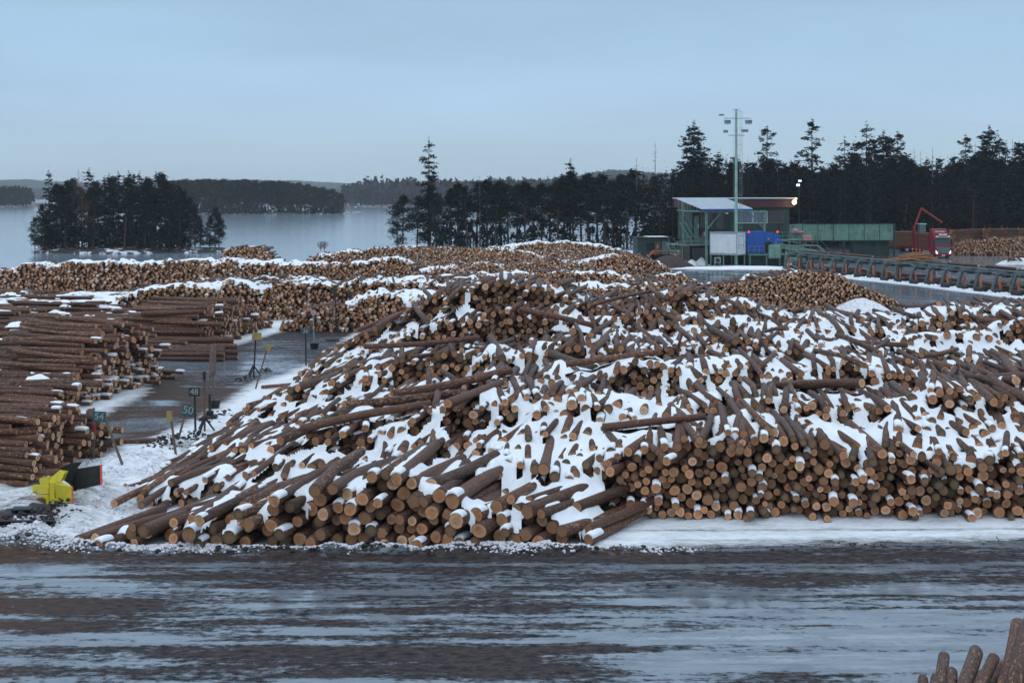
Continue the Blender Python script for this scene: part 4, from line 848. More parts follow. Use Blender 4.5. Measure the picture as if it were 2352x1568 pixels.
pt = scatter(420, 1560, 2500, 276, 320, 0); massforest('forest', pt, 'dark mass of wood behind the right-hand trees', [random.uniform(9, 14.5) + max(0, p[0] - 80) * .03 for p in pt], mSPR, 5, 1.3, 90)
land('far_shore', XD(-900, 1080), XD(84, 1080), 1040, 1300, 3, seedv=4)
pt = scatter(600, -300, 74, 1055, 1250, -.6); massforest('forest', pt, 'hazy blue wood on the far shore at the left', [random.uniform(9, 14) for p in pt], mSPR, 6, 1.3)
land('far_shore', XD(780, 1050), XD(1700, 1050), 1020, 1300, 4, seedv=6)
pt = scatter(520, 790, 1240, 1040, 1250, -.4); massforest('forest', pt, 'greyish birch wood on the far shore left of the tall spruce', [random.uniform(9, 17) for p in pt], mGBIR, 7, 1.3)
pt = scatter(500, 840, 1640, 1090, 1290, 0); massforest('forest', pt, 'hazy conifers behind the birches on the far shore', [random.uniform(11, 20) for p in pt], mSPR, 8, 1.3)
mHILL = foliage('forested_hill', (0.020, 0.032, 0.034), .3)
def hill(x0, x1, d, pts, depth, seed, tall):
    X, Y = np.meshgrid(np.linspace(XD(x0, d), XD(x1, d), 500), np.linspace(d, d + depth, 36), indexing='ij'); px = X / Y * F + 1176; top = np.interp(px, [p[0] for p in pts], [p[1] for p in pts])
    zt = CZ - (top - 440) * d / F; v = (Y - d) / depth
    Z = -3 + (zt + 3) * np.sin(np.clip(v * 1.6, 0, 1) * math.pi / 2) + (fbm(X, Y, depth * .18, seed, 3) - .5) * tall * 1.5 * grade(v, 0, .2) + (np.random.default_rng(seed).random(X.shape) - .5) * tall
    o = link_mesh('hills', grid_mesh('hills', X, Y, Z), mHILL); tag(o, kind='structure')
hill(-900, 1500, 3200, [(-900, 420), (0, 414), (60, 411), (120, 416), (300, 424), (500, 412), (560, 412), (700, 416), (800, 422), (900, 420), (1000, 418), (1200, 424), (1500, 420)], 900, 3, 7)
hill(-900, 1000, 2100, [(-900, 432), (0, 430), (100, 436), (300, 440), (1000, 436)], 500, 4, 6)
hill(1000, 2700, 1500, [(1000, 424), (1080, 416), (1150, 413), (1250, 420), (1340, 402), (1400, 388), (1440, 385), (1520, 392), (1700, 398), (1800, 398), (1900, 388), (2050, 396), (2700, 396)], 500, 5, 6)

# ------------------------------------------------------------------ lamp mast
mb = P(1691, 612.5, 189); mb.z = 0
r = empty('lamp_mast', mb, 0, 'tall pale green floodlight mast beside the white container', 'lamp mast')
MB().tube((0, 0, 0), (0, 0, 20.9), .24, .155, 12).build('pole', mMAST, r, smooth=False)
m = MB()
for (z, x0, x1) in ((19.7, -1.6, 1.9), (17.45, -1.1, 1.05)): MB().beam((x0, -.2, z), (x1, -.2, z), .09).build('crossarm', mGREY, r)
m.beam((-.5, -.2, 20.9), (.55, -.2, 20.9), .05); m.build('crossarm', mGREY, r)
def lampbox(x, z, w, h, tilt):
    m = MB(); m.add([(x - w / 2, -.55, z + h / 2), (x + w / 2, -.55, z + h / 2), (x + w * .42, -.75, z - h / 2), (x - w * .42, -.75, z - h / 2), (x - w / 2, .15, z + h / 2), (x + w / 2, .15, z + h / 2), (x + w * .42, 0, z - h / 2), (x - w * .42, 0, z - h / 2)],
                    [(0, 1, 2, 3), (5, 4, 7, 6), (4, 5, 1, 0), (3, 2, 6, 7), (1, 5, 6, 2), (4, 0, 3, 7)]); h_ = m.build('floodlight', mGREY, r); MB().box((x, -.68, z - .02), (w * .8, .04, h * .8)).build('lamp_glass', mGLB, h_)
lampbox(-1.2, 19.2, .85, .55, 0); lampbox(1.6, 19.2, .9, .55, 0); lampbox(1.1, 18.05, .9, .38, 0); lampbox(-1.45, 17.95, .6, .38, 0); lampbox(-2.0, 20.15, .65, .22, 0)
m = MB()
for x in (.42, .62): m.beam((x, -.3, 2.2), (x, -.3, 20.8), .025)
for k in range(62): m.beam((.42, -.3, 2.3 + k * .3), (.62, -.3, 2.3 + k * .3), .02)
for k in range(9): m.beam((.2, -.1, 3 + k * 2.2), (.85, -.1, 3 + k * 2.2), .035)
m.beam((.85, -.1, 3), (.85, -.1, 20.6), .02); m.beam((-.38, -.1, 3), (-.38, -.1, 20.9), .02); m.build('ladder', mGREY, r)

# ------------------------------------------------------------------ sorting building (local axes: x along the front, y back)
PH = math.radians(16.7)
B0 = Vector((XD(1622.7, 190), 190, 0))
r = empty('sorting_building', B0, PH, 'dark green sorting building on posts with maroon fascia and frosted lean-to roof', 'building')
m = MB(); m.b2(1.5, 16.5, 8.0, 13.0, 3.3, 7.75); m.build('wall', mGRND, r)
m = MB(); m.b2(1.0, 17.0, 7.4, 13.4, 7.753, 8.98); m.build('fascia', mMAR, r)
m = MB(); m.b2(.9, 17.2, 7.2, 13.6, 8.983, 9.12); m.build('roof', mROOF, r)
m = MB(); m.add([(-1.3, -1.6, 7.70), (6.0, -1.6, 7.70), (6.0, 7.15, 9.10), (-1.3, 7.15, 9.10), (-1.3, -1.6, 7.58), (6.0, -1.6, 7.58), (6.0, 7.15, 8.98), (-1.3, 7.15, 8.98)], [(0, 1, 2, 3), (7, 6, 5, 4), (0, 4, 5, 1), (1, 5, 6, 2), (2, 6, 7, 3), (3, 7, 4, 0)])
cr_ = m.build('lean_to_roof', mROOF, r)
m = MB()
for k in range(24): x = -1.2 + k * .31; m.beam((x, -1.62, 7.73), (x, 7.1, 9.13), .05, .035)
m.build('roof_ribs', mROOF, cr_)
MB().b2(-1.32, 6.02, -1.66, -1.605, 7.5, 7.68).build('gutter', mBLUE, r)
for (x, y, z0, z1, w_) in ((0, 0, 0, 7.2, .28), (8.5, 0, 0, 7.2, .28), (0.0, 7.7, 0, 8.8, .24), (5, 7.8, 0, 3.3, .3), (10, 7.8, 0, 3.3, .3), (15, 7.8, 0, 3.3, .3), (16.3, 7.8, 0, 3.3, .3)):
    MB().b2(x - w_ / 2, x + w_ / 2, y - w_ / 2, y + w_ / 2, z0, z1).build('post', mGRN, r)
m = MB(); m.b2(-.3, 8.7, -.13, .13, 7.203, 7.42); m.beam((.1, 0, 5.0), (2.05, 0, 7.1), .16); m.beam((8.4, 0, 5.0), (6.4, 0, 7.1), .16); m.beam((0, .2, 7.3), (0, 7.6, 7.3), .18); m.beam((-1, .0, 7.4), (-1, 7.6, 7.4), .12); m.beam((8.5, .2, 7.3), (8.5, 7.9, 7.3), .16)
for k in range(7): m.beam((-1.15, .6 + k, 7.45), (-1.15, .6 + k, 8.0 + .15 * k), .07)
m.build('frame_beams', mGRN, r)
for (x0, x1, z0, z1, mt) in ((2.75, 6.2, 4.9, 7.0, mGLS), (8.4, 10.6, 5.6, 7.1, mGLB), (10.85, 12.9, 5.6, 7.1, mGLB), (13.1, 15.4, 5.6, 7.1, mGLS)):
    f_ = MB().b2(x0 - .09, x1 + .09, 7.90, 8.0, z0 - .09, z0).b2(x0 - .09, x1 + .09, 7.90, 8.0, z1, z1 + .09).b2(x0 - .09, x0, 7.90, 8.0, z0, z1).b2(x1, x1 + .09, 7.90, 8.0, z0, z1).build('window', mRSB if mt is mGLS else mWHT, r); MB().b2(x0, x1, 7.95, 8.0, z0, z1).build('pane', mt, f_)
dr_ = MB().b2(1.75, 2.45, 7.93, 8.0, 3.4, 6.6).build('door', mGRN, r); MB().b2(2.3, 2.4, 7.88, 7.93, 4.9, 5.5).build('notice', mWLET, dr_)
m = MB(); m.b2(2.95, 3.55, 7.9, 7.95, 3.75, 4.5); s_ = m.build('fire_sign', mREDB, r); MB().b2(3.2, 3.3, 7.87, 7.9, 3.9, 4.3).build('pictogram', mWLET, s_)
MB().b2(3.6, 3.9, 1.5, 1.7, 7.0, 7.08).b2(4.6, 5.9, 3, 3.2, 7.3, 7.38).b2(6.2, 6.9, 3, 3.2, 7.3, 7.38).build('tube_light', mWARM, r)
m = MB(); m.b2(-2.6, 8.7, 1.6, 7.6, 2.72, 2.85); m.b2(8.7, 17.2, 5.6, 7.9, 3.1, 3.25); m.build('deck', mGRN, r)
m = MB(); 
for k in range(12): m.beam((-2.5 + k * .98, 1.65, 2.85), (-2.5 + k * .98, 1.65, 3.95), .05)
for z in (3.4, 3.95): m.beam((-2.5, 1.65, z), (8.3, 1.65, z), .05)
for k in range(10): m.beam((8.8 + k * .9, 5.65, 3.25), (8.8 + k * .9, 5.65, 4.3), .05)
for z in (3.8, 4.3): m.beam((8.8, 5.65, z), (17.0, 5.65, z), .05)
m.build('railing', mGRN, r)
m = MB()
for dx in (0, .8):
    m.beam((-2.9 + dx, 3.2, 0.1), (-4.2 + dx, 3.2, 2.8), .1, .2); m.beam((-2.9 + dx, 3.2, 1.1), (-4.2 + dx, 3.2, 3.8), .05); m.beam((1.2 - dx, 5.6, 3.0), (-.6 - dx, 5.6, 5.8), .08, .16); m.beam((1.2 - dx, 5.6, 4.0), (-.6 - dx, 5.6, 6.8), .05)
for k in range(9): m.b2(-3.0 - k * .15, -2.1 - k * .15, 3.0, 3.4, .3 + k * .3, .34 + k * .3)
m.build('stairs', mGRN, r)
m = MB()
for k in range(8): m.b2(-1.8 + k * 1.1, -1.2 + k * 1.1, 3.0, 3.5, 2.85, 3.2 + .25 * (k % 3)); m.beam((-1.5 + k * 1.1, 3.2, 2.9), (-1.3 + k * 1.1, 3.2, 4.1), .09)
m.b2(-2.4, 8.5, 3.9, 4.5, 2.9, 3.25); m.build('roller_conveyor', mGG, r)
m = MB(); m.b2(1.6, 16.4, 9, 12.8, 0, 3.2); m.b2(1.0, 8.2, 2.4, 7.0, .1, 2.3); m.build('underfloor_shade', mBLK, r)  # black blocks stand in for the shade in the void under the building
fl_ = MB().tube((16.7, 7.1, 8.55), (16.7, 6.85, 8.45), .30, .34, 14).build('floodlight', mLAMP, r); MB().tube((17.0, 7.1, 9.0), (17.0, 6.9, 9.0), .14, .14, 10).build('bulb', mLAMP, fl_)
pl_ = bpy.data.lights.new('floodlight_lamp', 'POINT'); pl_.energy = 90; pl_.color = (1, .82, .5); pl_.shadow_soft_size = .4
po = bpy.data.objects.new('floodlight_lamp', pl_); COL.objects.link(po); c_, s_ = math.cos(PH), math.sin(PH); po.location = (B0.x + 16.8 * c_ - 6.2 * s_, B0.y + 16.8 * s_ + 6.2 * c_, 8.4)
# distant yard lamp behind the roof
pd = P(1835, 417, 236); r = empty('yard_lamp', (pd.x, pd.y, 0), 0, 'distant lit yard lamp of two white heads in front of the dark wood', 'lamp')
MB().tube((0, 0, 0), (0, 0, pd.z), .08, .06, 6).build('pole', mGRND, r)
MB().box((-.15, -.1, pd.z - .6), (.55, .1, .38)).build('lamp_head', mLAMPW, r); MB().box((.15, -.1, pd.z + .1), (.5, .1, .3)).build('lamp_head', mLAMPW, r)

# small green hut at the left
h0 = Vector((XD(1464, 214), 214, 0)); r = empty('control_hut', h0, math.radians(8), 'low dark teal hut with a flat snowy roof left of the sorting building', 'hut')
m = MB(); m.b2(0, 5.0, 0, 3.0, .1, 3.0); m.build('wall', mGRND, r)
m = MB(); m.b2(-.2, 5.3, -.35, 3.2, 3.003, 3.15); rf = m.build('roof', mGRND, r); MB().b2(1.6, 4.6, -.3, 2.9, 3.153, 3.22).build('roof_snow', mSNOW, rf)
d_ = MB().b2(2.75, 3.55, -.06, 0, .2, 2.4).build('door', mRSB, r); MB().b2(3.0, 3.22, -.08, -.061, 1.5, 1.9).build('notice', mLET, d_); MB().b2(2.8, 3.5, -.9, -.1, .05, .22).build('doorstep', mWHT, r)
MB().b2(1.4, 2.6, -.05, 0, 1.1, 2.3).build('window', mGLS, r); MB().b2(3.8, 4.8, -.05, 0, .3, 2.5).build('side_panel', mGG, r)
# loader bucket frame lying on the bark heap
bp = P(1540, 593, 188); r = empty('grab_frame', (bp.x - 2.6, bp.y - 1.0, 0), 0, 'rusty orange loader grab frame standing on the bark heap', 'grab')
MB().tube((.2, 0, 2.15), (3.4, .5, 2.0), .13, .13, 8).build('crossbar', mRSB, r)
m = MB(); m.tube((.2, 0, 2.15), (-.9, -.3, .9), .16, .12, 8); m.tube((.2, 0, 2.2), (.5, .1, 1.7), .2, .14, 8); m.build('arm', mRST, r)
m = MB(); m.tube((3.9, .3, 2.1), (2.9, -.4, 1.0), .24, .2, 8); m.build('arm', mRSB, r)
m = MB(); m.add([(-.6, .2, 1.7), (3.0, .5, 1.7), (3.0, 1.2, .4), (-.6, 1.0, .4)], [(0, 1, 2, 3)]); m.b2(-.5, 3.0, .4, 1.3, .3, .5); m.build('plate', mBLK, r)
def mound(name, x, y, rx, ry, h, mat, label, cat, seed):
    X, Y = np.meshgrid(np.linspace(-1.15, 1.15, 46), np.linspace(-1.15, 1.15, 46), indexing='ij'); q = np.hypot(X, Y); Z = h * np.clip(1 - q ** 1.6, -.12, 1) + (fbm(X, Y, .35, seed, 4) - .5) * h * .35
    o = link_mesh(name, grid_mesh(name, X * rx, Y * ry, Z), mat, smooth=True); o.location = (x, y, 0); tag(o, label, cat); return o
mound('bark_heap', XD(1541, 186), 186.5, 3.4, 2.4, 1.7, mBARKP, 'brown heap of bark waste beneath the rusty grab frame', 'heap', 3)
for (x, y, rx, h, lb) in ((1573, 611, .9, .75, 'small snow heap right beside the brown bark heap'), (1589, 610, 1.0, .8, 'middle small snow heap in front of the dark building underside'), (1612, 609, 1.2, 1.0, 'snow heap piled against the front left post')):
    p_ = G(x, y); mound('snow_heap', p_.x, p_.y, rx, 1.0, h, mSNOW, lb, 'snow heap', int(x))
p_ = G(1985, 722); mound('snow_heap', p_.x, p_.y + 1, 2.6, 1.8, 1.3, mDIRTY, 'grey heap of dirty snow in front of the pale thin-log stack', 'snow heap', 9)
m = MB()
o = mound('snow_verge', XD(1690, 186), 184.8, 11.5, 1.3, .35, mSNOW, 'strip of snow at the foot of the mast and white container', 'snow', 12)

# white container cabin on legs
cc = Vector((XD(1447 + 1440 * .1709, 186), 186.3, 0)); r = empty('container_cabin', cc, 0, 'white container cabin on steel legs behind the green mast', 'cabin')
a1 = math.radians(180 - 36); a2 = math.radians(54); L1, W1 = 3.95, 2.5
u = Vector((math.cos(a1), math.sin(a1), 0)); v = Vector((math.cos(a2), math.sin(a2), 0)); r.rotation_euler = (0, 0, math.atan2(-u.y, -u.x))   # local -x = long side
m = MB(); m.b2(-L1, 0, 0, W1, 1.75, 4.58); m.build('wall', mWHT, r)
m = MB(); m.b2(-L1 - .05, .05, -.05, W1 + .05, 4.583, 4.68); m.build('roof', mGREY, r)
m = MB(); m.b2(-L1 - .04, .04, -.04, W1 + .04, 1.62, 1.747)
for x in (-L1, -.04): m.b2(x - .02, x + .07, -.03, .05, 1.75, 4.58)
for z in (1.78, 4.42): m.b2(-L1, 0, -.03, 0, z, z + .1)
m.build('corner_frame', mGREY, r)
for x in (-L1 + .1, -L1 / 2, -.1):
    for y in (.1, W1 - .1): MB().b2(x - .06, x + .06, y - .06, y + .06, 0, 1.62).build('leg', mGRN, r)
m = MB(); m.b2(.0, .04, .5, 1.9, 2.5, 4.3); d_ = m.build('door', mWHT, r); MB().b2(.04, .09, .45, 1.95, 2.92, 2.97).b2(.04, .09, .45, 1.95, 4.18, 4.23).b2(.04, .07, .5, .53, 2.5, 4.3).b2(.04, .07, 1.87, 1.9, 2.5, 4.3).build('door_bar', mGREY, d_)
p_ = P(1447 + 1180 * .1709, 600, 184.5); r = empty('heat_pump', (p_.x, p_.y, 0), 0, 'grey heat pump unit with round fan under the white container', 'heat pump')
MB().b2(-.4, .4, 0, .4, .75, 1.45).build('casing', mGREY, r, bevel=.02); MB().tube((0, -.01, 1.1), (0, -.05, 1.1), .26, .26, 16).build('fan', mBLK, r)
m = MB()
for x in (-.35, .35): m.b2(x - .03, x + .03, .05, .35, 0, .74)
m.build('stand', mGREY, r)

# blue measuring cabin
q0 = Vector((XD(1447 + 1600 * .1709, 188), 190, 0)); r = empty('measuring_cabin', q0, 0, 'bright blue cabin with arched roof right of the white container', 'cabin')
poly = [(0, 1.75), (0, 4.35), (.9, 4.62), (2.3, 4.7), (4.3, 4.35), (4.75, 3.4), (4.7, 2.9), (3.45, 2.9), (3.45, 1.75)]
MB().prismy([(x, z) for x, z in poly], 0, 3.2).build('body', mBLUE, r)
m = MB(); m.b2(.95, .99, -.02, 0, 1.8, 4.5); m.b2(2.35, 2.38, -.02, 0, 1.8, 4.6); m.b2(3.6, 3.63, -.02, 0, 2.95, 4.4); m.build('panel_seam', mGLS, r)
MB().b2(2.45, 3.35, -.03, 0, 1.9, 3.3).build('tunnel_mouth', mBLK, r)
MB().b2(2.85, 3.05, -.04, -.02, 3.6, 3.75).build('warning_sticker', mYEL, r)
for x in (.35, 4.2): MB().tube((x, .3, 4.5), (x, .3, 4.72), .10, .10, 8).build('beacon', mREDL, r)
m = MB(); m.b2(.1, 5.2, -1.2, 3.2, 1.5, 1.68); m.build('platform', mGRN, r)
m = MB()
for x in (.1, .8, 1.5, 2.2): m.beam((x, -1.15, 1.68), (x, -1.15, 2.75), .04)
for z in (2.2, 2.75): m.beam((.1, -1.15, z), (2.2, -1.15, z), .04)
m.build('railing', mGREY, r)
for x in (.3, 2.5, 4.9):
    for y in (-1, 2.8): MB().b2(x - .09, x + .09, y - .09, y + .09, 0, 1.5).build('leg', mGRN, r)
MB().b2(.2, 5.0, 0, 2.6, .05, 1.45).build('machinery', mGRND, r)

# green infeed conveyor from the blue cabin towards the frames, and the chute drum
r = empty('infeed_conveyor', (q0.x + 3.3, 188.2, 0), 0, 'green infeed conveyor leading right out of the blue cabin', 'conveyor')
m = MB(); m.beam((0.1, 0, 2.9), (5.4, -1.6, 2.0), .8, .5); m.beam((0, -.6, 3.2), (3.8, -1.6, 2.6), .07, .12); m.build('trough', mGRN, r)
m = MB()
for k in range(6): m.beam((.2 + k * .85, -.55 - .25 * k, 2.6 - .14 * k), (.2 + k * .85, -.55 - .25 * k, 3.7 - .14 * k), .045)
m.beam((.2, -.55, 3.7), (4.45, -1.8, 3.0), .045); m.build('railing', mGREY, r)
m = MB(); m.beam((.8, 0, 0), (.8, 0, 2.6), .16); m.beam((3, -.7, 0), (3, -.7, 2.2), .16); m.beam((4.6, -1.3, 0), (4.6, -1.3, 2), .16); m.build('support', mGRN, r)
m = MB(); m.tube((2.2, -1.3, .9), (3.8, -1.5, .9), .62, .62, 14); m.build('drum', mGRN, r)
MB().b2(-.9, .7, -1.7, -.9, 1.2, 3.0).build('hopper', mGRN, r, bevel=.12)

# long green trough
t0 = Vector((XD(1842, 214), 214, 0)); r = empty('sorting_trough', t0, math.radians(6), 'long green steel log trough on legs left of the red truck', 'trough')
m = MB(); m.b2(0, 14.5, 0, 2.4, 2.65, 5.05); m.build('trough_side', mGRN, r)
m = MB()
for k in range(7): x = .05 + k * 2.4; m.b2(x, x + .07, -.06, 0, 2.6, 5.1)
m.b2(-.05, 14.6, -.08, -.003, 5.06, 5.15); m.b2(-.05, 14.6, -.08, -.003, 2.52, 2.62); m.build('stiffener', mGRND, r)
m = MB(); m.add([(0, 0, 5.05), (0, 0, 2.65), (-3.0, -.3, 3.4), (-3.4, -.3, 3.6), (-1.9, 0, 5.0), (0, 2.4, 5.05), (0, 2.4, 2.65), (-3.0, 2.1, 3.4), (-3.4, 2.1, 3.6), (-1.9, 2.4, 5.0)], [(0, 1, 2, 3, 4), (9, 8, 7, 6, 5), (1, 6, 7, 2), (2, 7, 8, 3)]); m.build('chute', mGRN, r)
MB().tube((-1.8, -.5, 3.9), (.1, -.5, 3.9), .22, .22, 10).tube((-1.6, -.6, 4.05), (-.9, -.6, 4.05), .42, .42, 12).build('drive_drum', mPINKM, r)
for (x, z) in ((.3, 2.6), (6.3, 2.6), (14.2, 5.1)): MB().b2(x, x + .25, -.25, 0.0, 0, z).build('leg', mGRND, r)
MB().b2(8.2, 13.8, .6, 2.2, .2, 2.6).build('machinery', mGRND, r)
m = MB()
for k in range(12): a, b_ = math.pi * k / 12, math.pi * (k + 1) / 12; m.beam((1.6 + 1.1 * math.cos(a), 1, 5.1 + .6 * math.sin(a)), (1.6 + 1.1 * math.cos(b_), 1, 5.1 + .6 * math.sin(b_)), .1)
m.build('guard_hoop', mGRND, r)
r = empty('walkway', (t0.x - 5.6, 205, 0), 0, 'green railed walkway with stairs below the green trough', 'walkway')
MB().b2(0, 6.2, 0, 1.2, 2.1, 2.25).build('deck', mGRN, r)
m = MB()
for k in range(8): m.beam((.1 + k * .85, 0, 2.25), (.1 + k * .85, 0, 3.25), .05)
for z in (2.75, 3.25): m.beam((0, 0, z), (6.1, 0, z), .05)
m.beam((6.2, 0, 3.2), (8.4, 0, 1.0), .05); m.beam((6.2, 0, 2.2), (8.4, 0, 0), .1, .2); m.beam((6.2, 1.1, 2.2), (8.4, 1.1, 0), .1, .2); m.build('railing', mGRN, r)
m = MB(); m.beam((.2, .5, 0), (.2, .5, 2.1), .2); m.beam((4.6, .5, 0), (4.6, .5, 2.1), .3); m.build('support', mGRND, r)
MB().b2(3.8, 5.2, -.3, .4, 2.9, 3.7).build('motor_box', mPINKM, r, bevel=.08)

# ------------------------------------------------------------------ line of sorting frames
c0, c1 = G(1822, 618), G(2400, 684); nF_ = 18; u = (c1 - c0); Lt = u.length; u = u.normalized(); ang = math.atan2(u.y, u.x)
def frame_proto():
    r = empty('log_sorter', c0, ang); w_ = 2.2
    for sx_ in (-1, 1):
        MB().beam((-.95, 1.6 if sx_ > 0 else -.5, 0), (.1, 1.6 if sx_ > 0 else -.5, 1.9), .24, .24).build('leg', mGG, r)
    MB().beam((-.1, -.6, 1.95), (.9, 2.4, 2.0), .24, .22).build('top_beam', mGG, r)
    MB().box((.9, -.15, 1.7), (.8, .6, .3)).build('catch_plate', mBLK, r, bevel=.05)
    MB().beam((1.15, -1.0, .25), (.75, -.85, 1.45), .20, .18).build('stake', mRST, r)
    MB().box((.95, -.9, .18), (1.5, .85, .5), 0.1).build('foot', mBLK, r, bevel=.12)
    return r
fr0 = frame_proto(); kids = list(fr0.children)
for k in range(nF_):
    if k == 0: r = fr0
    else:
        r = fr0.copy(); COL.objects.link(r)
        for c_ in kids: c2 = c_.copy(); COL.objects.link(c2); c2.parent = r
    p_ = c0 + u * (k * Lt / (nF_ - 1)) - Vector((-u.y, u.x, 0)) * 0 + Vector((0, 1.2, 0)); r.location = p_; r.rotation_euler = (0, 0, ang + random.uniform(-.06, .06)); r.scale = (1, 1, random.uniform(.95, 1.08))
    pl = ('by the green infeed conveyor' if k < 3 else 'behind the thin-log stack' if k < 6 else 'by the peeled poles' if k < 9 else 'below the red truck' if k < 12 else 'below the far stack' if k < 15 else 'nearest the right edge')
    which = ['left', 'middle', 'right'][k % 3]
    tag(r, 'grey-green log sorter with rusty stake %s, %s of three' % (pl, which), 'log sorter', 'log sorters along the wet road')
r = empty('chain_conveyor', c0 + Vector((0, 1.2, 0)), ang, 'dark log conveyor rail running along the tops of the sorting frames', 'conveyor')
MB().beam((-1, .6, 2.12), (Lt + 2, .6, 2.12), .5, .14).build('rail', mGG, r); MB().b2(-1, Lt + 2, -.2, .0, 1.66, 1.80).build('side_beam', mGRND, r); MB().b2(-1, Lt + 2, .2, 1.6, .05, .4).build('dark_underside', mBLK, r); MB().beam((-1, 1.7, 2.16), (Lt + 2, 1.7, 2.16), .12, .2).build('guide', mGRND, r)  # low black beam is added, standing in for the dark underside of the frames
vv = Vector((-u.y, u.x, 0))
for (s_, l_, r_, off_, z_) in ((1.5, 5, .13, .6, 2.33), (8, 3.5, .12, .6, 2.33), (11.5, 5.5, .14, .7, 2.34), (21, 4.5, .12, .6, 2.33), (33, 5.5, .14, .6, 2.33), (40, 5, .15, .6, 2.35)):
    a = c0 + u * s_ + vv * (off_ + 1); b_ = a + u * l_; LOGS.append(((a.x, a.y, z_), (b_.x, b_.y, z_), r_, r_, tone(.8), 0, 'x')); EXTRA.append(len(LOGS) - 1)
for k in range(70):
    s_ = rng.uniform(0, Lt); a = c0 + u * s_ + vv * rng.uniform(.2, 2.6); w_ = u * 3.6 * rng.uniform(.6, 1) + vv * rng.normal(0, .5); z_ = rng.uniform(.15, .75); r_ = rng.uniform(.1, .16)
    LOGS.append(((a.x, a.y, z_), (a.x + w_.x, a.y + w_.y, z_ + rng.normal(0, .1)), r_, r_, tone(.5), 0, 'x')); EXTRA.append(len(LOGS) - 1)
# heap of thin peeled poles on the conveyor
hp = P(2103, 600, 158)
for k in range(90):
    s_ = rng.normal(0, 1.0); z_ = 2.35 + abs(rng.normal(0, .35)) * (1 - min(1, abs(s_) / 2.6)); yw = rng.normal(0, .28); y_ = hp.y + rng.uniform(-.8, .8); l_ = rng.uniform(1.4, 2.6)
    a = (hp.x + s_ - l_ / 2 * math.cos(yw), y_ + l_ / 2 * math.sin(yw), z_); b_ = (hp.x + s_ + l_ / 2 * math.cos(yw), y_ - l_ / 2 * math.sin(yw), z_ + rng.normal(0, .15))
    LOGS.append((a, b_, .055, .05, (1, .05, 4.5), 0, 'x')); EXTRA.append(len(LOGS) - 1)
lv = MB(); lv.b2(-2.4, 2.4, -.9, .9, 1.95, 2.3)
r = empty('pole_rack', (hp.x, hp.y, 0), 0, 'dark steel rack carrying the heap of thin peeled poles', 'rack'); lv.build('deck', mGG, r)
m = MB()
for x in (-2.1, 0, 2.1): m.beam((x, 0, 0), (x, 0, 1.95), .2)
m.build('leg', mGG, r)
# snow along the foot of the frames
pts = []
for k in range(1500):
    s_ = rng.uniform(-2, Lt + 3); o_ = rng.normal(-1.3, .32) - .3 * math.sin(s_); p_ = c0 + u * s_ + vv * (o_ + .9); pts.append((p_.x, p_.y, .02, abs(rng.normal(.05, .09)) + .05))
lumps(pts, 'snow_ridge', mSNOW, 'ridge of ploughed snow along the foot of the sorting frames', 'snow')
pts = []
for k in range(500):
    s_ = rng.uniform(0, Lt + 2); p_ = c0 + u * s_ + vv * rng.uniform(.0, 3.0); pts.append((p_.x, p_.y, .05, rng.uniform(.1, .3)))
lumps(pts, 'bark_litter', mBARKP, 'dark bark litter under the sorting frames', 'bark litter')

# ------------------------------------------------------------------ red timber truck
def text_mesh(name, s_, size, mat, parent, M_, ext=.006):
    cu = bpy.data.curves.new(name, 'FONT'); cu.body = s_; cu.size = size; cu.extrude = ext; cu.align_x = 'CENTER'; cu.align_y = 'CENTER'
    ob = bpy.data.objects.new('tmp', cu); COL.objects.link(ob); bpy.context.view_layer.update(); me = bpy.data.meshes.new_from_object(ob.evaluated_get(bpy.context.evaluated_depsgraph_get()))
    bpy.data.objects.remove(ob); me.transform(M_); return link_mesh(name, me, mat, parent)
FR = Matrix.Rotation(math.radians(90), 4, 'X')      # text lying in XZ facing -Y
tp = P(2166.5, 593.5, 213); phi = math.radians(8)
r = empty('timber_truck', (tp.x, tp.y, 0), phi, 'red timber truck with headlights on and loading crane raised', 'truck')
cab = MB(); cab.prism([(0, .55), (-.02, 1.5), (.0, 1.75), (.32, 2.95), (.40, 3.25), (.85, 3.45), (2.2, 3.45), (2.2, .55)], -1.25, 1.25).build('cab', mRED, r, bevel=.05)
ws = MB().add([(-1.1, -.035, 1.9), (1.1, -.035, 1.9), (1.05, .26, 2.92), (-1.05, .26, 2.92)], [(0, 1, 2, 3)]).build('windscreen', mGLS, r)
ws.location = (0, .035, 0)
MB().box((0, -.02, 3.08), (2.3, .45, .06), 0, -.35).build('sun_visor', mCHR, r)
m = MB(); m.b2(-.98, .98, -.07, -.025, .75, 1.55); g_ = m.build('grille', mGG, r, bevel=.02)
m = MB()
for z in (.9, 1.05, 1.2, 1.35): m.b2(-.9, .9, -.09, -.071, z, z + .04)
m.beam((-1.15, -.09, 1.62), (1.15, -.09, 1.62), .05, .05); m.beam((-1.15, -.09, 1.62), (-.85, -.09, 1.2), .04); m.beam((1.15, -.09, 1.62), (.85, -.09, 1.2), .04); m.build('chrome_bar', mCHR, g_)
MB().b2(-1.2, 1.2, -.10, .0, .32, .72).build('bumper', mRED, r, bevel=.04); pt_ = MB().b2(-.27, .27, -.13, -.101, .40, .52).build('number_plate', mWLET, r)
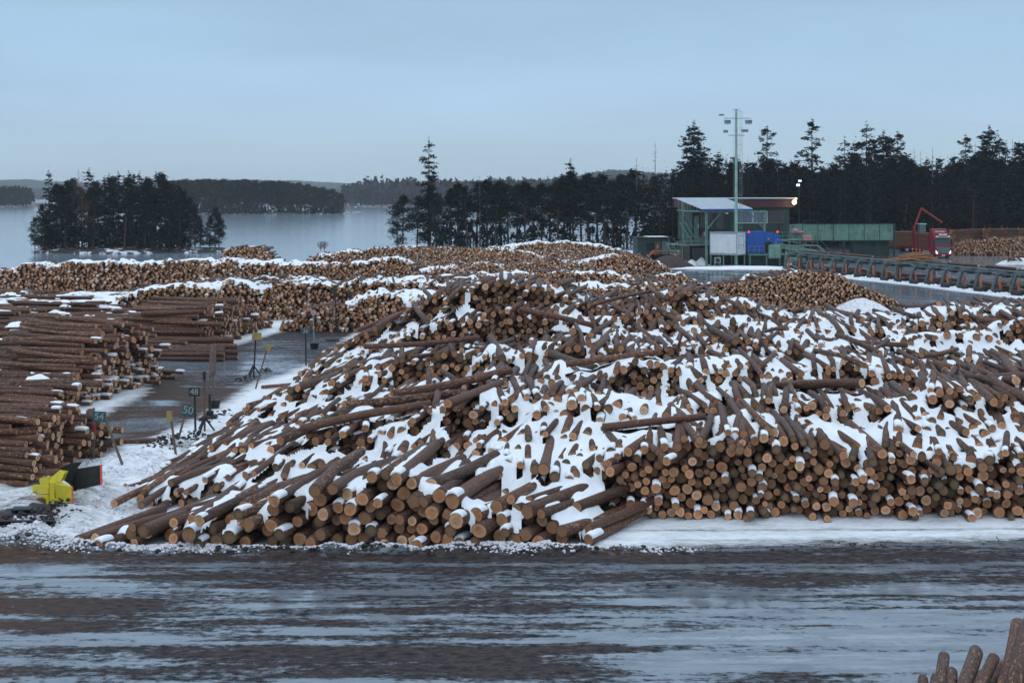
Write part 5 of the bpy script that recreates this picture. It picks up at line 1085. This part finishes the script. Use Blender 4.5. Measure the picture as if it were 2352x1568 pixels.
for s_ in (-1, 1):
    MB().add([(s_ * .85, -.12, .7), (s_ * 1.18, -.08, .72), (s_ * 1.2, -.06, 1.22), (s_ * 1.02, -.1, 1.0)], [(0, 1, 2, 3)]).build('headlight', mHEAD, r)
    MB().b2(s_ * 1.42 - .1, s_ * 1.42 + .1, .2, .3, 1.9, 2.8).beam((s_ * 1.25, .3, 2.7), (s_ * 1.42, .25, 2.7), .05).build('side_mirror', mBLK, r)
    MB().add([(s_ * 1.262, .45, 1.9), (s_ * 1.262, 1.2, 1.9), (s_ * 1.262, 1.2, 2.7), (s_ * 1.262, .62, 2.7)], [(0, 1, 2, 3)]).build('side_window', mGLB, r)
    for y in (.95, 5.6, 6.95, 8.3):
        w_ = MB().tube((s_ * .9, y, .5), (s_ * 1.22, y, .5), .5, .5, 18).build('wheel', mBLK, r); MB().tube((s_ * 1.2, y, .5), (s_ * 1.24, y, .5), .27, .24, 12).build('rim', mCHR, w_)
lb = MB().b2(-.95, .95, .2, .42, 3.12, 3.38).build('roof_sign', mLET, r); 
for x in (-.5, -.32, -.14, .04, .3, .5): MB().b2(x, x + .1, .18, .199, 3.18, 3.32).build('roof_lettering', mGLS, lb)
for x in (-.35, .35): MB().b2(x - .28, x + .28, .10, .2, 3.46, 3.66).build('roof_spotlight', mWLET, r)
for x in (-1.0, 1.0): MB().tube((x, .1, 3.25), (x, .05, 3.25), .12, .12, 10).build('spotlight', mWLET, r)
MB().prism([(.95, 3.5), (1.35, 4.35), (1.45, 4.4), (2.2, 4.4), (2.2, 3.5)], -1.2, 1.2).build('wind_deflector', mRED, r, bevel=.04)
text_mesh('company_lettering', 'MATINEN', .36, mWLET, r, Matrix.Translation((0, 1.12, 3.95)) @ Matrix.Rotation(-math.radians(25), 4, 'X') @ FR)
m = MB(); m.b2(-.45, .45, 2.2, 9.6, .75, 1.05); m.b2(-1.2, 1.2, 2.3, 9.6, 1.05, 1.18); m.build('chassis', mRED, r)
MB().b2(-1.25, -.75, 2.3, 4.4, .45, 1.05).build('fuel_tank', mGREY, r, bevel=.05)
for y in (2.6, 4.0, 5.4, 6.8):
    for s_ in (-1, 1): MB().beam((s_ * 1.22, y, 1.1), (s_ * 1.22, y, 3.75), .09).build('stake', mREDB, r)
MB().b2(-1.2, 1.2, 2.32, 2.42, 1.2, 3.7).build('headboard', mRED, r)
MB().beam((-.6, 9.0, 1.1), (-.6, 9.0, 4.6), .42).beam((.1, 9.0, 1.1), (-.5, 9.0, 2.6), .25).build('crane_column', mRED, r)
cb_ = MB().b2(.0, 1.0, 8.3, 9.2, 3.2, 4.9).build('crane_cabin', mGLB, r); MB().b2(-.05, 1.1, 8.2, 9.3, 4.9, 5.02).build('cabin_roof', mWHT, cb_)
MB().beam((-.6, 9.0, 4.4), (.4, 8.6, 7.4), .28).build('crane_boom', mREDB, r)
MB().beam((.35, 8.6, 7.45), (3.1, 7.0, 5.2), .30, .26).build('crane_jib', mREDB, r)
MB().beam((2.7, 7.1, 5.3), (2.7, 7.1, 4.2), .07).beam((2.45, 7.1, 4.2), (2.3, 7.1, 3.4), .14).beam((2.95, 7.1, 4.2), (3.1, 7.1, 3.4), .14).build('grapple', mBLK, r)
for y in (5.3, 6.6, 8.0): MB().b2(-1.32, -1.25, y, y + .12, 1.0, 1.1).build('marker_lamp', mPALE, r)
cph, sph = math.cos(phi), math.sin(phi)
def tl(x, y, z): return (tp.x + x * cph - y * sph, tp.y + x * sph + y * cph, z)
for z in np.arange(1.32, 3.6, .245):
    for x in np.arange(-1.02, 1.05, .25): y0 = 2.6 + rng.normal(0, .08); LOGS.append((tl(x, y0, z + rng.normal(0, .02)), tl(x, y0 + 5, z), .125, .115, tone(.6), 0, 'x')); EXTRA.append(len(LOGS) - 1)

# trailers parked behind with loads of logs
def trailer(px, pyb, d_, rz, L_, label, nst, zt=3.6):
    p_ = P(px, pyb, d_); r = empty('log_trailer', (p_.x, p_.y, 0), rz, label, 'trailer', 'parked log trailers')
    m = MB(); m.b2(0, L_, -.45, .45, .8, 1.1); m.b2(0, L_, -1.2, 1.2, 1.1, 1.2); m.build('chassis', mREDB, r)
    for k in range(nst):
        x = .4 + k * (L_ - .8) / (nst - 1)
        for s_ in (-1, 1): MB().beam((x, s_ * 1.22, 1.0), (x, s_ * 1.22, zt + .35), .11).build('stake', mREDB, r)
    for x in (1.0, 2.3, L_ - 2.3, L_ - 1.0):
        for s_ in (-1, 1): w_ = MB().tube((x, s_ * .9, .5), (x, s_ * 1.2, .5), .5, .5, 16).build('wheel', mBLK, r); MB().tube((x, s_ * 1.18, .5), (x, s_ * 1.22, .5), .25, .22, 10).build('rim', mCHR, w_)
    c_, s2 = math.cos(rz), math.sin(rz)
    for z in np.arange(1.32, zt, .25):
        for y in np.arange(-1.05, 1.08, .26):
            for x0 in np.arange(.1, L_ - 4.5, 5.0):
                xx = x0 + rng.normal(0, .12); f = lambda x, y, z: (p_.x + x * c_ - y * s2, p_.y + x * s2 + y * c_, z); LOGS.append((f(xx, y, z), f(xx + 4.8, y, z + rng.normal(0, .03)), .13, .12, tone(.4), 0, 'x')); EXTRA.append(len(LOGS) - 1)
trailer(2183, 590, 234, math.radians(3), 10.5, 'log trailer with red stakes just right of the red truck', 6)
trailer(2262, 590, 232, math.radians(2), 15.0, 'long log trailer with red stakes at the right edge', 6, 4.0)
trailer(1965, 590, 233, math.radians(3), 10.5, 'loaded log trailer behind the right end of the green trough', 6, 3.4)
p_ = P(2162, 590, 240); r = empty('container', (XD(2235, 236), 234.5, 0), 0, 'dark blue-black cabin between the two loaded log trailers', 'cabin'); MB().b2(-1.2, 1.2, 0, 2.4, 1.2, 3.9).build('body', mGLS, r, bevel=.08); MB().b2(-1.25, 1.25, -.1, 2.4, .5, 1.17).build('base', mBLK, r)
# heap of cut ends at the far right edge of the yard
for k in range(60):
    p_ = G(2352 + rng.normal(0, 16), 604 + rng.normal(0, 3)); l_ = rng.uniform(.8, 3.5); a = rng.normal(.4, .5); LOGS.append(((p_.x, p_.y, .15 + rng.random() * 1.2), (p_.x + l_ * math.cos(a), p_.y + l_ * math.sin(a), .15 + rng.random() * .9), .13, .12, tone(1), 0, 'x')); EXTRA.append(len(LOGS) - 1)
p_ = G(2340, 607); mound('snow_heap', p_.x, p_.y, 3.2, 1.5, .9, mDIRTY, 'dirty snow heap at the far right edge beyond the frames', 'snow heap', 17)

# ------------------------------------------------------------------ numbered boards and stakes along the muddy track
def post(m, a, b_, w_=.09): m.beam(a, b_, w_, w_)
def board(name, bx, by, tx, ty, label, bw=0, bh=0, mat=mSBLU, pmat=mWOOD, w_=.075, base=None, txt=None, btilt=0.0, bmat2=None, bcx=0, bcy=0, grp=None, cat='marker board', dz=0):
    """post from ground pixel (bx,by) to top pixel (tx,ty); board of bw x bh photo pixels centred (bcx,bcy) from the top"""
    g_ = G(bx, by); d = g_.y; top = P(tx, ty, d); k = d / F
    r = empty(name, (g_.x, g_.y, float(ground_h(np.array([g_.x]), np.array([g_.y]))[0])), 0, label, cat, grp)
    tl_ = Vector((top.x - g_.x, 0, top.z)); MB().beam((0, 0, -.15), tuple(tl_), w_, w_).build('post', pmat, r)
    if bw:
        c_ = Vector((tl_.x + bcx * k, -.06, tl_.z - bcy * k)); b_ = MB().box((0, 0, 0), (bw * k, .035, bh * k)).build('board', mat, r, bevel=.006); b_.location = c_; b_.rotation_euler = (0, btilt, 0)
        if txt: text_mesh('number', txt, bh * k * .92, mLET, b_, Matrix.Translation((0, -.022, 0)) @ FR)
        if bmat2: MB().box((bw * k * .27, -.02, 0), (bw * k * .42, .006, bh * k * .9)).build('repaint_patch', bmat2, b_)
    if base == 'tub': MB().tube((0, 0, -.02), (0, 0, .34), .23, .28, 14).tube((0, 0, .341), (0, 0, .38), .30, .30, 14).build('tub', mBLK, r)
    if base == 'plate': MB().box((0, 0, .08), (.62, .5, .16)).box((0, 0, .25), (.3, .2, .2)).build('foot', mBLK, r, bevel=.03)
    if base == 'tyre': MB().tube((0, 0, 0), (0, 0, .18), .5, .42, 16).build('tyre', mBLK, r)
    if base == 'tripod':
        m = MB(); [m.beam((0, 0, .55), (.4 * math.cos(a), .4 * math.sin(a), 0), .07) for a in (.3, 2.4, 4.4)]; m.build('foot', mBLK, r)
    return r
board('marker_board', 284, 1092, 237, 976, 'leaning board numbered 54, nearest the yellow plough', 31, 24, mSBLU, mWOOD, txt='54', bcx=-8, bcy=7, bmat2=None, btilt=.06)
r = board('marker_stake', 215, 1066, 215, 945, 'upright wooden stake with a red band beside the board numbered 54', 0, 0, cat='stake')
k_ = G(215, 1066).y / F; MB().box((0, 0, (1066 - 990) * k_), (.10, .10, 20 * k_)).build('red_band', mREDB, r); MB().tube((-.12, -.06, (1066 - 955) * k_), (-.12, -.02, (1066 - 955) * k_), .15, .15, 12).build('paddle', mSACK, r)
board('marker_board', 405, 1056, 391, 960, 'small plain ochre board on a leaning stake near the dirt clods', 13, 24, mSYEL, bcx=-1, bcy=8)
board('marker_board', 407, 1024, 430, 948, 'leaning teal board numbered 50', 27, 27, mSBLU, txt='50', bcx=3, bcy=8, btilt=.16)
board('marker_board', 449, 999, 447, 905, 'dark board numbered 48 on a thin black post', 25, 21, mSDRK, mBLK, txt='48', bcx=0, bcy=4)
board('marker_stake', 470, 997, 470, 870, 'brown post with a narrow black plate standing in a dark tripod foot', 7, 20, mBLK, mRSB, base='tripod', bcy=0, cat='stake')
board('marker_stake', 482, 966, 482, 910, 'short black stake beside the sack-covered marker', 0, 0, pmat=mBLK, cat='stake', w_=.1, base='plate')
r = board('sack_marker', 492, 945, 488, 866, 'brown sack pulled over a two-legged marker standing in a black tub', 0, 0, base='tub', cat='marker')
k_ = G(492, 945).y / F
m = MB(); zb = (945 - 868) * k_; hh_ = 77 * k_; prof = [(.06, 0), (.14, .12 * hh_), (.165, .45 * hh_), (.14, .75 * hh_), (.07, .93 * hh_), (.02, hh_)]
for (r0_, z0_), (r1_, z1_) in zip(prof[:-1], prof[1:]): m.tube((-.06, 0, zb + z0_ - .1), (-.06, 0, zb + z1_ - .1), r0_, r1_, 10)
m.build('sack', mSACK, r); MB().beam((-.35, 0, .4), (-.18, 0, zb), .06).build('post', mWOOD, r)
board('marker_board', 582, 863, 588, 768, 'plain ochre board on an upright black post beside the track', 22, 17, mSYEL, mBLK, bcx=2, bcy=5, base='tripod')
board('marker_board', 585, 893, 614, 800, 'small ochre board on a strongly leaning stake', 13, 15, mSYEL, bcx=3, bcy=-2, btilt=.25)
board('marker_board', 703, 841, 702, 755, 'teal board numbered 36 on a thin black post', 22, 14, mSBLU, mBLK, txt='36', bcx=0, bcy=6)
r = board('marker_paddle', 722, 801, 719, 712, 'faded pink paddle on a post standing in a black tub', 0, 0, base='tub', cat='marker', pmat=mGREY)
k_ = G(722, 801).y / F; m = MB(); m.tube((-.05, -.06, (801 - 718) * k_), (-.05, -.01, (801 - 718) * k_), .19, .19, 14); o = m.build('paddle', mPINK, r); o.scale = (1, 1, 1)
board('marker_stake', 763, 783, 766, 690, 'thin leaning wooden stake before the far log row', 0, 0, base='tyre', cat='stake')
board('marker_board', 773, 762, 770, 665, 'tall post with a narrow dark green plate in a tub', 8, 20, mGRND, mBLK, base='plate', bcy=5)
board('marker_board', 799, 748, 804, 675, 'post with a narrow dark plate before the far log row', 8, 14, mSDRK, mBLK, base='plate', bcy=2)
board('marker_stake', 856, 726, 867, 654, 'pale leaning stake at the foot of the far log row, rightmost of the markers', 0, 0, cat='stake')

# ------------------------------------------------------------------ yellow and black snow plough, and the black buckets behind it
pp = G(152, 1172); k_ = pp.y / F
r = empty('snow_plough', (pp.x, pp.y, 0.02), 0, 'yellow V-shaped snow plough with one black wing parked in dirty snow', 'snow plough')
def pz(x, y): return ((x - 152) * k_, (1172 - y) * k_)
def panel(name, pts, y0, y1, mat, par=None, bev=0):
    m = MB(); n = len(pts); ys_ = [(p[2] if len(p) > 2 else y0) for p in pts]; q = [(w.x - pp.x, w.z - .02) for w in (P(p[0], p[1], pp.y + yy) for p, yy in zip(pts, ys_))]
    vs = [(a, yy, b) for (a, b), yy in zip(q, ys_)] + [(a, yy + y1, b) for (a, b), yy in zip(q, ys_)]
    m.add(vs, [tuple(range(n))[::-1], tuple(range(n, 2 * n))] + [(k, (k + 1) % n, n + (k + 1) % n, n + k) for k in range(n)]); return m.build(name, mat, par or r, bevel=bev)
mld = panel('yellow_mouldboard', [(114, 1108, 0), (141, 1108, -.15), (164, 1118, -.75), (165, 1172, -.9), (138, 1166, -.2), (115, 1160, 0)], 0, .07, mYEL)
panel('cutting_edge', [(163.5, 1118, -.80), (165.5, 1118, -.82), (166.5, 1172, -.95), (164.5, 1172, -.93)], 0, .1, mORG)
panel('rib', [(139, 1110, -.2), (143, 1112, -.32), (141, 1160, -.35), (138, 1158, -.22)], 0, .05, mYEL, mld)
panel('rib', [(121, 1108, -.12), (125, 1108, -.16), (125, 1158, -.16), (121, 1158, -.12)], 0, .05, mYEL, mld)
panel('rib', [(115, 1142, -.1), (140, 1148, -.38), (140, 1151, -.38), (115, 1146, -.1)], 0, .05, mYEL, mld)
panel('yellow_wing_top', [(112, 1108, .1), (120, 1094, .1), (135, 1081, .0), (147, 1088, -.15), (139, 1107, -.2), (128, 1112, .05)], 0, .5, mYEL)
m = MB(); a = lambda x, y, yy: tuple(P(x, y, pp.y + yy) - Vector((pp.x, pp.y - yy * 0, .02)))
m.beam(a(116, 1126, .1), a(80, 1120, .9), .14, .2); m.beam(a(116, 1144, .1), a(80, 1141, .9), .14, .24); m.beam(a(80, 1131, .9), a(80, 1131, 1.6), .14, .5); m.beam(a(98, 1110, .6), a(118, 1106, .2), .2, .35); m.beam(a(112, 1150, .1), a(96, 1152, .6), .14, .3); m.build('hitch_frame', mYEL, r)
MB().beam(a(86, 1128, .7), a(115, 1112, .15), .07).build('hydraulic_ram', mGREY, r)
m = MB()
arc = [(137, 1078), (150, 1068), (165, 1063), (188, 1061), (176, 1076), (168, 1100), (166, 1120), (160, 1112), (148, 1104), (143, 1090)]
panel('black_deflector', [(x, y, .15 + .4 * ((x - 137) / 50)) for x, y in arc], 0, .06, mBLK)
panel('black_wing', [(174, 1077, .55), (230, 1068, .15), (231, 1113, .05), (200, 1120, .2), (168, 1128, .4), (166, 1100, .5)], 0, .07, mBLK)
panel('wing_edge', [(229.5, 1067, .12), (232, 1067, .1), (233, 1114, .0), (230.5, 1114, .02)], 0, .12, mORG)
MB().b2(-1.0, -.1, .1, .8, -.02, .32).build('skid', mRSB, r)
bk = G(62, 1243); r = empty('loader_bucket', (bk.x, bk.y, 0), 0, 'black loader bucket with orange edge cut by the left frame edge', 'bucket')
m = MB(); m.prism([(0, 0), (0, .08), (.75, .12), (.9, .5), (.7, .75), (.78, .8), (1.0, .5), (.82, .02)], -1.6, .55); m.add([(-1.6, 0, 0), (-1.6, .8, 0), (-1.6, .95, .5), (-1.6, .7, .78), (-1.6, .1, .35)], [(0, 1, 2, 3, 4)]); m.add([(.56, 0, 0), (.56, .8, 0), (.56, .95, .5), (.56, .7, .78), (.56, .1, .35)], [(0, 1, 2, 3, 4)]); m.build('shell', mBLK, r)
MB().b2(.565, .60, -.05, .1, .0, .42).build('edge_marker', mORG, r); MB().b2(-1.5, .5, -.1, .0, .0, .25).build('lip', mBLK, r)
r.scale = (1, 1, .55); bk = G(45, 1214); r = empty('black_box', (bk.x, bk.y, 0), .1, 'black plastic box behind the loader bucket at the left edge', 'box')
MB().prism([(0, 0), (.05, .42), (.6, .5), (.7, 0)], -.55, .55).build('body', mBLK, r, bevel=.04); MB().box((0, .3, .53), (.6, .4, .08)).build('lid', mSDRK, r, bevel=.03)
bk = G(84, 1192); r = empty('black_skid', (bk.x, bk.y, 0), -.4, 'low black skid with a red tip between the box and the plough', 'attachment')
MB().prism([(0, 0), (-.1, .2), (.3, .42), (.6, .3), (.7, 0)], -.5, .4).build('body', mBLK, r, bevel=.04); MB().b2(.4, .45, .0, .1, .1, .32).build('red_tip', mREDB, r)

# ------------------------------------------------------------------ all remaining logs as one object
rest = [i for i in range(len(LOGS)) if i not in own]
dn = [i for i in rest if min(LOGS[i][0][1], LOGS[i][1][1]) < 78]; df = [i for i in rest if min(LOGS[i][0][1], LOGS[i][1][1]) >= 78]
me1 = build_logs(dn, 12, 'logs', [0, .5, 1]); me2 = build_logs(df, 8, 'logs', [0, 1])
a = link_mesh('logs', me1, [mBARK, mEND]); b_ = link_mesh('logs_b', me2, [mBARK, mEND])
import bmesh
with bpy.context.temp_override(active_object=a, object=a, selected_objects=[a, b_], selected_editable_objects=[a, b_]): bpy.ops.object.join()
tag(a, 'thousands of felled logs in the stacks and rows beyond the nearest ones', 'logs', kind='stuff')

# ------------------------------------------------------------------ haze
hz = MB().b2(-4200, 4200, -60, 4600, -4.2, 75).build('haze', bpy.data.materials.new('haze_air')); hm = hz.data.materials[0]; hm.use_nodes = True; t = hm.node_tree; t.nodes.clear()
ou = t.nodes.new('ShaderNodeOutputMaterial'); pv = t.nodes.new('ShaderNodeVolumePrincipled'); pv.inputs['Color'].default_value = (.93, .965, 1, 1); pv.inputs['Density'].default_value = 0.00014; pv.inputs['Anisotropy'].default_value = 0.0
t.links.new(pv.outputs[0], ou.inputs['Volume']); tag(hz, kind='stuff'); hz['label'] = 'thin bluish haze over the lake'; hz['category'] = 'haze'
print('LOGS', len(LOGS), 'near rest', len(dn), 'far', len(df), 'snow quads', len(sq))
